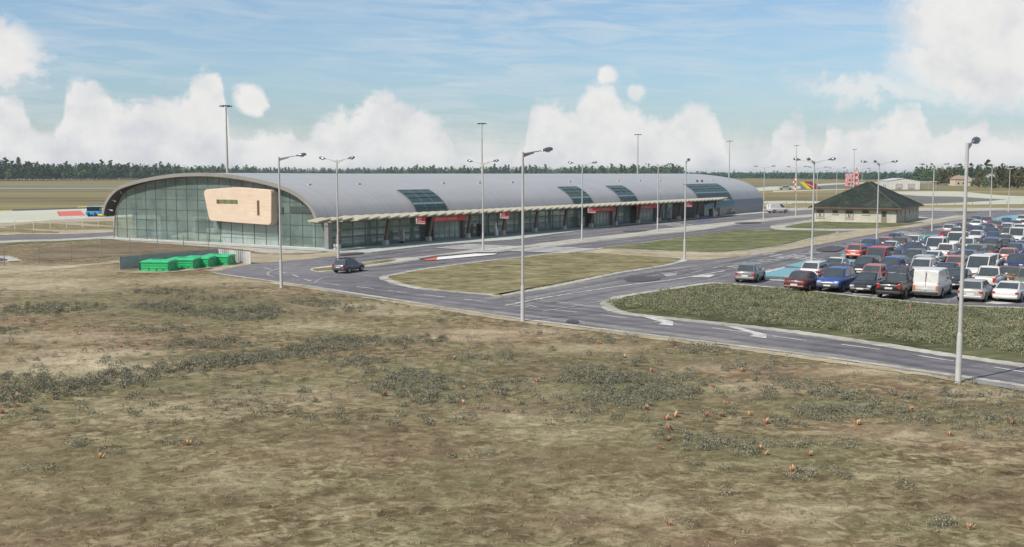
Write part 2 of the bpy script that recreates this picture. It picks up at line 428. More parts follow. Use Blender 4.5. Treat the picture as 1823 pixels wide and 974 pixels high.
def build_sky():
    W = bpy.data.worlds.new('World'); S.world = W; W.use_nodes = True; nt = W.node_tree
    bg = nt.nodes['Background']; bg.inputs[1].default_value = 0.1
    sky = N(nt, 'ShaderNodeTexSky', sky_type='NISHITA'); sky.sun_disc = False
    sky.sun_elevation = ELEV; sky.sun_rotation = math.atan2(TOSUN.x, TOSUN.y); sky.air_density = 1.0; sky.dust_density = 1.2; sky.ozone_density = 1.2
    tc = N(nt, 'ShaderNodeTexCoord'); d = tc.outputs['Generated']
    sp = N(nt, 'ShaderNodeSeparateXYZ'); nt.links.new(d, sp.inputs[0])
    az = math_(nt, 'ARCTAN2', sp.outputs[0], sp.outputs[1]); el = math_(nt, 'ARCSINE', sp.outputs[2])
    def ae(u, v):
        r = Vector(ray(u, v)).normalized(); return math.atan2(r.x, r.y), math.asin(r.z)
    # billows: soft large and small noise on the direction
    vs = N(nt, 'ShaderNodeMapping'); nt.links.new(d, vs.inputs[0]); vs.inputs['Scale'].default_value = (1, 1, 1.15)
    n1 = noise(nt, vs.outputs[0], 16, 3, 0.5); n2 = noise(nt, vs.outputs[0], 46, 9, 0.64, 0.25)
    wob = math_(nt, 'ADD', math_(nt, 'MULTIPLY', math_(nt, 'SUBTRACT', n1, 0.5), 0.030), math_(nt, 'MULTIPLY', math_(nt, 'SUBTRACT', n2, 0.5), 0.042))
    # the cumulus bank: its top as a curve over azimuth
    top = [(-400, 215), (-250, 190), (-120, 230), (-40, 205), (0, 172), (30, 172), (48, 212), (85, 232), (112, 188), (125, 152), (165, 146), (195, 170), (250, 178), (310, 176), (335, 165), (348, 138), (372, 128), (392, 140), (402, 200), (430, 228), (470, 232), (510, 215), (535, 246), (560, 228), (590, 207), (635, 196), (650, 172), (676, 163), (706, 180), (722, 198), (760, 205), (800, 222), (822, 268), (880, 276), (925, 268), (940, 212), (968, 180), (990, 180), (1012, 200), (1036, 172), (1058, 152), (1084, 160), (1106, 192), (1150, 204), (1190, 214), (1206, 200), (1245, 190), (1275, 206), (1292, 246), (1318, 276), (1362, 274), (1382, 222), (1418, 214), (1440, 250), (1464, 272), (1476, 228), (1500, 232), (1550, 218), (1584, 206), (1622, 191), (1648, 212), (1668, 240), (1704, 212), (1742, 208), (1772, 238), (1823, 236), (1900, 200), (2100, 240)]
    fc = N(nt, 'ShaderNodeFloatCurve'); cm = fc.mapping; cv = cm.curves[0]
    A0, A1, E1 = -0.75, 0.75, 0.2
    pts = [((ae(u, v)[0] - A0) / (A1 - A0), ae(u, v)[1] / E1) for u, v in top]
    pts = [(0.0, 0.3)] + pts + [(1.0, 0.3)]
    while len(cv.points) < len(pts): cv.points.new(0.5, 0.5)
    for p, (x, y) in zip(sorted(cv.points, key=lambda q: q.location.x), pts): p.location = (x, y)
    for p in cv.points: p.handle_type = 'AUTO_CLAMPED'
    cm.update()
    nt.links.new(math_(nt, 'DIVIDE', math_(nt, 'SUBTRACT', az, A0), A1 - A0), fc.inputs['Value'])
    topel = math_(nt, 'MULTIPLY', fc.outputs[0], E1)
    e2 = math_(nt, 'SUBTRACT', math_(nt, 'ADD', topel, wob), el)          # >0 inside the bank
    mask = N(nt, 'ShaderNodeMapRange', interpolation_type='SMOOTHSTEP'); nt.links.new(e2, mask.inputs[0])
    mask.inputs[1].default_value = -0.005; mask.inputs[2].default_value = 0.010
    m = mask.outputs[0]
    # single clouds
    for (u, v, ru, rv, soft, amt) in [(445, 176, 27, 29, .35, 1), (1081, 136, 20, 19, .4, 1), (1136, 168, 16, 18, .5, .9), (-25, 92, 88, 60, .4, 1), (18, 150, 40, 26, .8, .4), (1775, 15, 165, 105, .35, 1), (1730, 110, 125, 62, .5, 1), (1800, 130, 120, 70, .5, 1), (1540, 160, 110, 26, .8, .75), (1660, 168, 90, 18, .9, .6), (1075, 160, 30, 24, .8, .45)]:
        a0, e0 = ae(u, v)
        dx = math_(nt, 'DIVIDE', math_(nt, 'ADD', math_(nt, 'SUBTRACT', az, a0), math_(nt, 'MULTIPLY', wob, min(1.4, ru / 55))), ru / F)
        dy = math_(nt, 'DIVIDE', math_(nt, 'ADD', math_(nt, 'SUBTRACT', el, e0), math_(nt, 'MULTIPLY', wob, -min(1.4, ru / 55))), rv / F)
        r2 = math_(nt, 'SQRT', math_(nt, 'ADD', math_(nt, 'MULTIPLY', dx, dx), math_(nt, 'MULTIPLY', dy, dy)))
        mr = N(nt, 'ShaderNodeMapRange', interpolation_type='SMOOTHSTEP'); nt.links.new(r2, mr.inputs[0])
        mr.inputs[1].default_value = 1.0 + soft * .4; mr.inputs[2].default_value = 1.0 - soft; mr.inputs[4].default_value = amt
        m = math_(nt, 'MAXIMUM', m, mr.outputs[0])
    # pale haze low over the horizon, thin streaks of high cloud
    low = N(nt, 'ShaderNodeMapRange', interpolation_type='SMOOTHSTEP'); nt.links.new(math_(nt, 'ADD', el, math_(nt, 'MULTIPLY', wob, .6)), low.inputs[0])
    low.inputs[1].default_value = 0.055; low.inputs[2].default_value = 0.006; low.inputs[4].default_value = 0.9
    m = math_(nt, 'MAXIMUM', m, low.outputs[0])
    cs = N(nt, 'ShaderNodeCombineXYZ'); nt.links.new(math_(nt, 'MULTIPLY', az, 11.0), cs.inputs[0])
    nt.links.new(math_(nt, 'ADD', math_(nt, 'MULTIPLY', el, 85.0), math_(nt, 'MULTIPLY', az, 3.0)), cs.inputs[1])
    st = ramp(nt, noise(nt, cs.outputs[0], 1.0, 7, 0.60, 0.8), [(0.40, (0, 0, 0)), (0.66, (1, 1, 1))])
    veil = ramp(nt, noise(nt, d, 5, 3), [(0.3, (0.35, 0.35, 0.35)), (0.65, (1, 1, 1))])
    stv = math_(nt, 'MULTIPLY', math_(nt, 'MULTIPLY', st, veil), 0.62)
    skyc = mixc(nt, 1.0, sky.outputs[0], (0.72, 0.83, 0.93), 'MULTIPLY')
    base = mixc(nt, stv, skyc, (4.6, 5.0, 5.25))
    base = mixc(nt, 0.15, base, (2.9, 3.9, 4.8))
    # cloud body: bright at the billow tops, lilac grey lower and in the folds
    depth = N(nt, 'ShaderNodeMapRange'); nt.links.new(e2, depth.inputs[0]); depth.inputs[1].default_value = 0.0; depth.inputs[2].default_value = 0.075
    fold = math_(nt, 'ADD', math_(nt, 'MULTIPLY', noise(nt, vs.outputs[0], 26, 6, 0.58), 1.5), math_(nt, 'MULTIPLY', depth.outputs[0], 0.20))
    cc = ramp(nt, math_(nt, 'SUBTRACT', fold, 0.35), [(0.16, (0.62, 0.615, 0.60)), (0.40, (0.585, 0.582, 0.575)), (0.60, (0.525, 0.53, 0.54)), (0.84, (0.45, 0.462, 0.50))])
    cc = mixc(nt, 1.0, cc, (9.6, 9.6, 9.6), 'MULTIPLY')
    nt.links.new(mixc(nt, m, base, cc), bg.inputs[0])
build_sky()

# ------------------------------------------------------------------ materials in use
ASPH = m_patch('asphalt', [(0.098, 0.091, 0.095), (0.142, 0.132, 0.137), (0.176, 0.164, 0.168), (0.25, 0.235, 0.232)], 0.10, 1.1, (0.5, 1, 1), 0.85, 0.15, 0.45)
LOT = m_patch('car_park_asphalt', [(0.080, 0.077, 0.078), (0.120, 0.117, 0.117), (0.165, 0.160, 0.157), (0.27, 0.262, 0.245)], 0.12, 0.9, (0.6, 1, 1), 0.85, 0.15, 0.5)
CONC = m_patch('worn_concrete', [(0.21, 0.195, 0.16), (0.33, 0.31, 0.26), (0.43, 0.405, 0.345), (0.56, 0.535, 0.46)], 0.25, 1.8, (0.6, 1, 1), 0.9, 0.15)
PAVE = m_patch('pale_paving', [(0.27, 0.30, 0.27), (0.36, 0.39, 0.355), (0.42, 0.45, 0.40), (0.54, 0.55, 0.49)], 0.3, 1.6, (0.6, 1, 1), 0.85, 0.1)
SAND = m_patch('sandy_soil', [(0.20, 0.155, 0.095), (0.31, 0.255, 0.165), (0.40, 0.335, 0.23), (0.52, 0.455, 0.33)], 0.18, 1.4, (0.6, 1, 1), 0.95, 0.3)
DRYG = m_patch('dry_grass', [(0.072, 0.058, 0.026), (0.155, 0.132, 0.060), (0.235, 0.200, 0.100), (0.40, 0.35, 0.205)], 0.5, 1.5, (0.6, 1, 1), 0.95, 0.5)
GRNG = m_patch('mown_green_grass', [(0.050, 0.066, 0.022), (0.092, 0.106, 0.040), (0.155, 0.152, 0.066), (0.30, 0.265, 0.145)], 0.3, 1.1, (0.6, 1, 1), 0.95, 0.5)
BEDG = m_patch('bed_grass', [(0.030, 0.034, 0.014), (0.062, 0.066, 0.028), (0.110, 0.110, 0.048), (0.215, 0.20, 0.105)], 0.25, 1.6, (0.5, 1, 1), 0.95, 0.5)
APRON = m_patch('apron_concrete', [(0.36, 0.36, 0.28), (0.43, 0.43, 0.335), (0.47, 0.47, 0.37), (0.54, 0.53, 0.42)], 0.05, 0.5, (0.3, 1, 1), 0.9, 0.05)
FIELD = m_patch('airfield_grass', [(0.100, 0.080, 0.036), (0.165, 0.138, 0.060), (0.235, 0.198, 0.092), (0.32, 0.27, 0.14)], 0.012, 0.06, (0.10, 1.3, 1), 0.95, 0.1)
RUNW = m_patch('runway_asphalt', [(0.10, 0.10, 0.095), (0.13, 0.13, 0.12), (0.15, 0.148, 0.135), (0.19, 0.185, 0.165)], 0.03, 0.2, (0.2, 1, 1), 0.9, 0.05)
WHITE = m_worn('worn_white_paint', (0.60, 0.585, 0.54), (0.19, 0.18, 0.178), 0.46)
WHITE2 = m_worn('faded_white_paint', (0.44, 0.43, 0.40), (0.175, 0.166, 0.166), 0.52)
CYAN = m_worn('worn_cyan_paint', (0.13, 0.37, 0.42), (0.22, 0.26, 0.26), 0.46)
BLUEP = m_worn('worn_blue_paint', (0.06, 0.12, 0.34), (0.12, 0.13, 0.18), 0.38)
REDP = m_worn('red_apron_paint', (0.58, 0.13, 0.085), (0.50, 0.22, 0.16), 0.3)
YELP = m_worn('yellow_line_paint', (0.52, 0.42, 0.06), (0.15, 0.14, 0.1), 0.35)
TAR_SHADE = mat('tar_and_shade', (0.062, 0.060, 0.062), 0.85, var=.3, scale=1.5)  # dark tone, also used to paint shadows on the asphalt
GALV = mat('galvanised_steel', (0.40, 0.40, 0.385), 0.5, 0.0, .1, 2)
GREYM = mat('grey_metal', (0.30, 0.30, 0.30), 0.45, 0.5, .1, 4)
LAMPM = mat('lamp_head_metal', (0.22, 0.23, 0.26), 0.22, 0.85, .1, 5)
LENS = mat('lamp_lens', (0.60, 0.62, 0.62), 0.12, 0.0, .05, 3)
DARKM = mat('dark_metal', (0.045, 0.048, 0.05), 0.5, 0.2, .2, 3)
BLACK = mat('black_rubber', (0.018, 0.018, 0.018), 0.75, 0, .2, 3)
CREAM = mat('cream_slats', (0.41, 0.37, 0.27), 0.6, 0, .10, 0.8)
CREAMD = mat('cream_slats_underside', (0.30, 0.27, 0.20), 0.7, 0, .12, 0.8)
WOODP = mat('brown_timber', (0.165, 0.128, 0.090), 0.6, 0, .3, 2, vscale=(4, 4, .6))
CONCB = mat('pale_concrete', (0.48, 0.46, 0.425), 0.8, 0, .12, 2.5)
REDS = mat('red_sign', (0.78, 0.050, 0.048), 0.45, 0, .06, 1)
WHT = mat('white_sign', (0.72, 0.71, 0.69), 0.5, 0, .05, 2)
GLASS = m_glass('gable_glass', (0.29, 0.385, 0.355), 0.54, .28)
GLASSF = m_glass('facade_glass', (0.30, 0.39, 0.37), 0.80, .30)
GLASSR = m_glass('roof_glass', (0.045, 0.085, 0.078), 0.82)
ROOFM = m_roof()
TRIM = mat('roof_edge_trim', (0.25, 0.235, 0.21), 0.55, 0.1, .08, 0.6)
MULL = mat('mullion_metal', (0.10, 0.14, 0.135), 0.5, 0.2, .1, 2)
DARKW = m_corrugated('shaded_panel_wall', (0.080, 0.076, 0.076), 0.5, 0)  # wall metal darkened: the shade on it is put into the colour

# ------------------------------------------------------------------ ground sheet
SOIL_SAND = [(150, 650, 190, 26, 1.0), (180, 628, 150, 8, .9), (900, 590, 120, 6, .8), (1000, 700, 60, 8, .4), (930, 740, 120, 14, .4), (60, 505, 160, 16, .75), (20, 480, 200, 12, .8), (640, 545, 120, 7, .8), (820, 600, 130, 8, .7), (560, 580, 110, 8, .5), (700, 556, 70, 6, .7),
    (100, 600, 160, 12, .45), (1330, 690, 120, 12, .55), (1560, 660, 120, 9, .7), (1760, 705, 110, 10, .6), (1280, 655, 90, 9, .5), (1450, 915, 150, 22, .55), (1110, 905, 120, 30, .35), (300, 730, 160, 22, .40),
    (430, 855, 120, 24, .35), (1640, 775, 180, 14, .4), (560, 700, 180, 14, .35), (980, 770, 120, 14, .3), (455, 470, 60, 9, .9), (480, 458, 70, 8, .8), (350, 500, 180, 9, .55), (1040, 620, 120, 8, .5), (1630, 845, 120, 12, .4)]
SOIL_GREEN = [(330, 545, 260, 28, .7), (420, 640, 200, 22, .6), (740, 690, 130, 38, .75), (1110, 695, 170, 52, .85), (1460, 720, 160, 30, .7), (1240, 790, 110, 28, .7), (900, 640, 200, 20, .5), (250, 680, 330, 26, .6), (140, 820, 200, 40, .55),
    (820, 850, 200, 40, .55), (1400, 800, 200, 30, .55), (300, 900, 130, 40, .35), (1720, 740, 160, 30, .6), (1300, 640, 140, 16, .6), (620, 540, 120, 14, .4), (1650, 930, 150, 30, .5), (760, 950, 160, 30, .4)]
SOIL_DARK = [(360, 615, 70, 9, .9), (235, 640, 60, 6, .9), (314, 932, 11, 5, 1.0), (560, 760, 220, 26, .5), (760, 790, 160, 18, .45), (960, 660, 130, 14, .5), (900, 930, 200, 26, .45), (500, 890, 160, 26, .4), (150, 930, 200, 30, .5), (1760, 880, 120, 40, .55), (1570, 880, 120, 24, .45), (1020, 810, 200, 24, .4)]
def graded(lo, hi, d0, grow):
    out = [0.0]; st = d0
    while out[-1] < hi:
        out.append(out[-1] + st)
        if out[-1] > lo: st *= grow
    return np.array(out)
def build_ground():
    gx = graded(55, 5200, 0.75, 1.13); xs = np.concatenate([-gx[:0:-1], gx])
    ys = graded(115, 9000, 0.75, 1.13); ys = np.concatenate([[-400, -120, -40, -12], ys])
    X, Y = np.meshgrid(xs, ys); Z = np.zeros_like(X)
    V = np.stack([X, Y, Z], -1).reshape(-1, 3); nx, ny = len(xs), len(ys)
    i = np.arange(nx * ny).reshape(ny, nx)
    Q = np.stack([i[:-1, :-1], i[:-1, 1:], i[1:, 1:], i[1:, :-1]], -1).reshape(-1, 4)
    m = m_ground(); o = bulk('ground', V, Q, m); tag(o, kind='structure')
    yy = np.maximum(V[:, 1], 4.0)
    c = yy * math.cos(PITCH) + H * math.sin(PITCH)
    U = CX + F * V[:, 0] / c; VV = CY - F * (yy * math.sin(PITCH) - H * math.cos(PITCH)) / c
    def acc(L):
        a = np.zeros(len(V))
        for (u, v, ru, rv, k) in L:
            p = G(u, v); w = ru * p.y / F; dpt = abs(G(u, v - rv).y - G(u, v + rv).y) / 2   # true size on the ground
            d = np.sqrt(((V[:, 0] - p.x - (V[:, 1] - p.y) * p.x / p.y) / w) ** 2 + ((V[:, 1] - p.y) / dpt) ** 2)
            a = np.maximum(a, k * np.clip(1.25 - d, 0, 1) ** 0.8)
        return a
    col = np.ones((len(V), 4), np.float32)
    col[:, 0] = acc(SOIL_SAND); col[:, 1] = acc(SOIL_GREEN); col[:, 2] = acc(SOIL_DARK)
    at = o.data.attributes.new('soil', 'FLOAT_COLOR', 'POINT'); at.data.foreach_set('color', col.ravel())
build_ground()

# ------------------------------------------------------------------ airfield beyond
sheet('airfield_grass', [Vector((-1500, 150)), Vector((-85, 150)), G(203, 395), Vector((-20, 230)), Vector((60, 262)), Vector((150, 270)), Vector((2600, 280)), Vector((4200, 2500)), Vector((4200, 5000)), Vector((-4200, 5000)), Vector((-4200, 800))], 0.004, FIELD)
def band(name, z, m, top, bot, k=4, jit=0.0):
    """a strip of ground between an upper and a lower edge"""
    t = catmull([G(*p) for p in top], k); b = catmull([G(*p) for p in bot], k)
    return sheet(name, t + b[::-1], z, m, jit)
band('runway', 0.010, RUNW, [(-300, 331.2), (100, 333), (400, 333), (800, 331.5), (1380, 329.0), (1823, 327)], [(-300, 338.5), (100, 337.2), (400, 336.2), (800, 333.5), (1380, 330.4), (1823, 328)], 2)
band('runway_shoulder', 0.014, APRON, [(-300, 334.0), (100, 334.8), (400, 334.4)], [(-300, 335), (100, 335.5), (400, 335)], 2)
band('apron', 0.010, APRON, [(-400, 388), (0, 375.8), (110, 372.8), (203, 368.6), (420, 358)], [(-400, 406), (0, 397), (100, 391.5), (203, 387.5), (420, 372)])
band('apron_edge_strip', 0.016, TAR_SHADE, [(-400, 384), (0, 373.4), (110, 370.3), (203, 367)], [(-400, 388.6), (0, 376.4), (110, 373), (203, 369.6)])
band('taxiway_line', 0.022, YELP, [(-400, 387), (-120, 379), (22, 373.8)], [(-400, 388.5), (-120, 380), (22, 375.4)], 2)
band('taxiway_line', 0.022, YELP, [(138, 367.8), (203, 365.8)], [(138, 369.6), (203, 367.2)], 1)
band('apron_marking', 0.022, REDP, [(101, 376.8), (144, 375.2)], [(107, 385), (152, 383.8)], 1)
band('apron_marking', 0.026, mat('dark_red_paint', (0.40, 0.07, 0.06), 0.8), [(101, 376.8), (103.4, 376.7)], [(105.5, 385), (108, 384.9)], 1)
band('apron_marking', 0.018, WHITE, [(105, 386.5), (203, 382)], [(112, 391), (203, 387)], 1)
band('verge', 0.018, SAND, [(-300, 405), (0, 397.2), (100, 391.8), (203, 387.8)], [(-300, 450), (0, 419), (100, 417.5), (203, 414)], 4, .15)
band('soil_patch', 0.026, DRYG, [(10, 403.5), (50, 398.5), (90, 398.2), (140, 401.5), (203, 404.5)], [(10, 405), (60, 407.6), (120, 409.4), (203, 408.8)], 4, .2)
band('soil_patch', 0.026, DRYG, [(138, 395.6), (170, 394.5), (203, 393.2)], [(138, 396.4), (172, 400), (203, 402.2)], 4, .2)
band('soil_patch', 0.026, DRYG, [(-60, 409), (20, 406.5), (60, 410), (105, 413)], [(-60, 413), (20, 414), (60, 415.5), (105, 415)], 4, .2)
band('service_road', 0.030, ASPH, [(-300, 438), (0, 420.8), (100, 418), (208, 413.4)], [(-300, 450), (0, 429.3), (100, 426), (208, 419.6)])
band('road_edge', 0.024, CONC, [(-300, 448), (0, 428), (100, 425), (208, 418)], [(-300, 460), (0, 433.2), (100, 429.3), (150, 427), (212, 425)], 4, .1)
band('grass_strip', 0.022, GRNG, [(-300, 458), (0, 432.6), (100, 428.6), (150, 427)], [(-300, 468), (0, 437), (100, 431), (155, 428)], 4, .2)
band('path', 0.020, CONC, [(-150, 465), (0, 456), (22, 457.5)], [(-150, 485), (0, 467), (40, 463.8)], 4, .2)
sheet('tar_and_shade_patch', PX([(-30, 462), (2, 460), (14, 463), (2, 466), (-30, 467)], 4), 0.026, TAR_SHADE)
band('path', 0.020, SAND, [(-300, 492), (0, 482.5), (100, 475), (215, 464)], [(-300, 502), (0, 489), (110, 479), (215, 467.5)], 4, .25)
# right of the terminal
band('apron', 0.012, APRON, [(1330, 336.5), (1368, 332.5), (1395, 332), (1425, 331.4)], [(1330, 342), (1368, 339.2), (1395, 337.5), (1425, 336)], 2)
band('taxiway', 0.016, APRON, [(1376, 339.8), (1440, 338.2), (1520, 336.4)], [(1376, 342), (1440, 339.8), (1520, 337.4)], 2)
band('taxiway', 0.012, APRON, [(1455, 327.6), (1540, 324.8), (1700, 325)], [(1455, 331), (1540, 326.6), (1700, 326)], 2)
band('taxiway', 0.010, RUNW, [(1425, 332), (1500, 330), (1570, 331)], [(1425, 337), (1500, 335.6), (1570, 334)], 2)
band('taxiway', 0.012, APRON, [(1590, 341), (1700, 340.8), (1760, 346), (1823, 349.5), (2100, 356)], [(1590, 344.5), (1640, 349), (1700, 350), (1775, 355), (1823, 362.5), (2100, 378)], 4)
band('taxiway', 0.012, APRON, [(1520, 364.6), (1640, 363.4), (1730, 359.8), (1823, 353)], [(1520, 366.4), (1640, 365.4), (1730, 364.4), (1823, 363.4)], 4)
band('taxiway', 0.016, RUNW, [(1560, 349.5), (1640, 349.2), (1720, 351.8), (1792, 355.4)], [(1560, 362), (1640, 362.2), (1720, 358.8), (1792, 355.8)], 3)
band('taxiway', 0.012, APRON, [(1330, 359), (1400, 357.4), (1475, 358.4)], [(1330, 363.2), (1400, 361.6), (1475, 362)], 2)
band('path', 0.012, APRON, [(1330, 366.2), (1375, 364.5), (1410, 361.5)], [(1330, 368.5), (1375, 366.2), (1410, 362.5)], 2)
band('verge', 0.020, CONC, [(1330, 373.5), (1400, 370.6), (1460, 369)], [(1330, 381.5), (1400, 376), (1460, 373)], 3, .2)
band('path', 0.020, CONC, [(1560, 369.8), (1680, 369.8), (1823, 370.5), (2000, 372)], [(1560, 374.4), (1680, 376.2), (1823, 376), (2000, 379)], 3, .15)
sheet('grass_strip', PX([(1630, 376.3), (1690, 376.2), (1742, 378), (1700, 383), (1655, 391), (1628, 391)], 3), 0.026, GRNG, .2)

# ------------------------------------------------------------------ roads round the terminal
sheet('road', PX([(2100, 745), (1823, 689), (1640, 662), (1400, 628), (1200, 603), (1000, 578), (880, 562), (700, 534), (560, 512), (480, 501), (420, 493), (378, 486), (366, 482), (385, 478), (421, 472.5), (494, 466), (560, 459.5), (657, 450.8), (729, 442.5), (777, 437), (910, 428), (1000, 416), (1105, 402.6), (1201, 394.2), (1300, 384.8), (1372, 379.5), (1460, 372.4), (1560, 374.2), (1700, 378), (1727, 381.5), (1747, 376.6), (1767, 374.8), (1823, 374.2), (2100, 376), (2300, 420), (2400, 560)]), 0.030, ASPH)
# worn, pale edge strips of the outer road
def strip(name, pts, w, z, m, k=6, jit=0.03, kind='structure'):
    c = catmull([G(*p) for p in pts], k); L, Rr = [], []
    for i, p in enumerate(c):
        t = (c[min(i + 1, len(c) - 1)] - c[max(i - 1, 0)]).normalized(); n = Vector((-t.y, t.x))
        L.append(p + n * w / 2); Rr.append(p - n * w / 2)
    return sheet(name, L + Rr[::-1], z, m, jit, kind=kind)
NEAR = [(2000, 723), (1823, 688), (1640, 661), (1400, 627.5), (1200, 602.5), (1000, 577.5), (880, 561.5), (700, 533.5), (560, 511.5), (480, 500.5), (420, 492.5), (376, 485.5)]
strip('kerb', NEAR, 0.42, 0.036, CONC, 8, .05)
strip('verge', [(2000, 729), (1823, 693), (1640, 666), (1400, 632), (1200, 606.5), (1000, 581), (880, 565), (700, 536.5), (560, 514), (480, 503)], 0.9, 0.020, SAND, 8, .14)
strip('verge', [(376, 483), (400, 477), (430, 471.5), (494, 465.6), (560, 459), (610, 454.6), (657, 450.2)], 1.3, 0.036, SAND, 6, .2)
# paved forecourt along the front and gable of the terminal
def tl(X, Y): return C0 + AX * X + GX * Y
sheet('forecourt', [tl(-2.2, 41), tl(-2.5, 20), tl(-3.0, 2), tl(-3.2, -3.0)] + PX([(657, 450.6), (729, 442.3), (777, 436.8), (910, 427.8), (1000, 415.8), (1105, 402.4), (1201, 394), (1300, 384.6), (1370, 379.3)]) + [tl(146, -1), tl(146, 2), tl(0, 4), tl(-1, 41)], 0.07, PAVE, .05)
sheet('verge', PX([(438, 452), (520, 455), (588, 449), (640, 447.5), (700, 443), (657, 451.2), (560, 459.6), (494, 466), (440, 470)], 5), 0.040, SAND, .2)
sheet('verge', PX([(215, 426), (330, 433), (440, 439), (590, 448), (480, 452), (440, 445.5), (330, 436.5), (215, 429)], 2), 0.024, CONC, .15)
sheet('soil_patch', PX([(205, 430), (330, 437), (440, 446), (470, 452), (440, 458), (300, 452), (120, 462), (60, 463), (80, 446)], 3), 0.018, m_patch('brown_soil', [(0.085, 0.062, 0.036), (0.14, 0.105, 0.062), (0.19, 0.145, 0.088), (0.27, 0.21, 0.135)], 0.2, 1.4, (0.5, 1, 1)), .3)
sheet('verge', PX([(205, 485), (260, 487), (330, 483), (400, 475), (470, 467), (460, 463), (400, 470), (330, 477), (260, 483.5)], 4), 0.034, SAND, .2)

def island(pts, kerb_w, kerb_m, top_m, k=5, h=0.09, name='grass_island', jit=0.06):
    w = catmull([G(*p) for p in pts], k, True)
    sheet('kerb', w, h * .6, kerb_m, jit, h * .6)
    sheet(name, offset(w, -kerb_w), h, top_m, jit, 0.03)
    return w
# island A (dry grass, by the junction)
isA = island([(676, 495.5), (697, 489), (756, 478.5), (845, 467), (934, 457.2), (985, 451.5), (1057, 450.5), (1153, 456.5), (1201, 459), (1226, 463), (1192, 473), (1153, 479.5), (1105, 487.5), (1000, 509.5), (895, 528), (870, 526), (815, 522), (741, 515), (697, 505)], 0.75, CONC, DRYG, jit=0.12)
# island B (greener, long)
isB = island([(1064, 442.8), (1129, 434.6), (1201, 424.5), (1274, 415), (1310, 410.6), (1346, 409.4), (1400, 410.4), (1458, 411), (1494, 414.3), (1446, 425), (1400, 436.8), (1322, 447.2), (1274, 450.2), (1177, 447.2), (1105, 444.2)], 0.4, CONC, GRNG)
# sandy path between the islands and the approach road
sheet('path', PX([(990, 446), (1057, 443.5), (1105, 445), (1177, 448), (1274, 451), (1322, 448), (1400, 437.6), (1446, 425.8), (1496, 414.8), (1580, 404.8), (1640, 397), (1700, 389.5), (1716, 386.5), (1722, 388.5), (1660, 399.5), (1600, 409), (1530, 422), (1458, 436), (1400, 446), (1340, 455), (1260, 463), (1220, 465), (1201, 459.5), (1153, 456.8), (1057, 451.5), (1000, 450)]), 0.046, SAND, .12)
# round the house
isC = island([(1395, 405.5), (1423, 398.5), (1458, 395), (1500, 396), (1597, 397.5), (1643, 395.5), (1640, 398), (1597, 404.2), (1539, 407.6), (1470, 407.8)], 0.3, CONC, GRNG)
sheet('verge', PX([(1372, 402), (1400, 398), (1440, 392), (1470, 388), (1640, 386), (1660, 391), (1700, 384), (1716, 386), (1643, 397), (1597, 405), (1530, 410.6), (1440, 411.6), (1380, 409)], 2), 0.042, CONC, .1)
# median between the two terminal roads
isM = island([(552, 481), (562, 477), (600, 472.5), (640, 468.6), (706, 460.6), (756, 456.6), (860, 443.6), (934, 438), (960, 434), (1032, 424.8), (1129, 415), (1177, 407.8), (1274, 398), (1370, 388.4), (1458, 381), (1458, 385.5), (1400, 391), (1310, 400.6), (1250, 410.6), (1177, 417.4), (1081, 428.2), (984, 439.4), (934, 441.6), (884, 450), (744, 463.6), (712, 469), (652, 476.4), (600, 483.4), (570, 485)], 0.3, CONC, CONC, 3, 0.08, 'median')
sheet('soil_patch', PX([(557, 481), (585, 477.5), (620, 473.6), (650, 469.5), (690, 463.8), (706, 464.5), (690, 468), (640, 475), (600, 481), (570, 483.5)], 4), 0.092, m_patch('ochre_dry_grass', [(0.10, 0.075, 0.03), (0.16, 0.125, 0.05), (0.22, 0.17, 0.075), (0.30, 0.24, 0.12)], 0.3, 2), .12)
# shrub bed D between the near road and the car park
isD = island([(1068, 542.5), (1080, 535.5), (1096, 529), (1188, 514.5), (1258, 504.6), (1300, 506), (1396, 513.5), (1558, 530.5), (1690, 543), (1823, 549), (2060, 565), (2200, 640), (2060, 702), (1823, 656), (1674, 634), (1535, 612), (1396, 592), (1257, 576.5), (1119, 562), (1080, 553)], 0.85, CONC, BEDG, jit=0.10)
# car park surface
sheet('car_park', PX([(1300, 503), (1345, 489), (1420, 470), (1500, 449), (1560, 431), (1640, 411), (1720, 393), (1770, 385.5), (1830, 377), (2300, 395), (2300, 560), (2050, 562), (1823, 546.5), (1690, 540.5), (1558, 528), (1396, 511)]), 0.036, LOT)

# ------------------------------------------------------------------ painted markings
def dashes(pts, dash, gap, w, m, z=0.050, k=10, name='road_marking'):
    c = catmull([G(*p) for p in pts], k); cum = [0.0]
    for p, q in zip(c, c[1:]): cum.append(cum[-1] + (q - p).length)
    def atl(s):
        for i in range(len(c) - 1):
            if cum[i + 1] >= s:
                t = (s - cum[i]) / max(1e-6, cum[i + 1] - cum[i]); return c[i].lerp(c[i + 1], t), (c[i + 1] - c[i]).normalized()
        return c[-1], (c[-1] - c[-2]).normalized()
    mb = MB(); s = 0.0
    while s < cum[-1]:
        e = min(s + dash, cum[-1]); st = max(1, int((e - s) / 1.5)); row = []
        for j in range(st + 1):
            p, t = atl(s + (e - s) * j / st); n = Vector((-t.y, t.x)) * w / 2
            row += [(*(p + n), z), (*(p - n), z)]
        mb.add(row, [(2 * j + 1, 2 * j + 3, 2 * j + 2, 2 * j) for j in range(st)])
        s = e + gap
    LAYER[0] += 1; mb.v = [(p[0], p[1], p[2] + LAYER[0] * 4e-5) for p in mb.v]
    return tag(mb.build(name, m), kind='structure')
def line(pts, w, m=WHITE, z=0.050, k=10): return dashes(pts, 1e6, 1, w, m, z, k)
def poly(pts, m=WHITE, z=0.052, name='road_marking'): return sheet(name, PX(pts), z, m)
CROSS = m_worn('crossing_paint', (0.60, 0.585, 0.54), (0.24, 0.23, 0.22), 0.37)
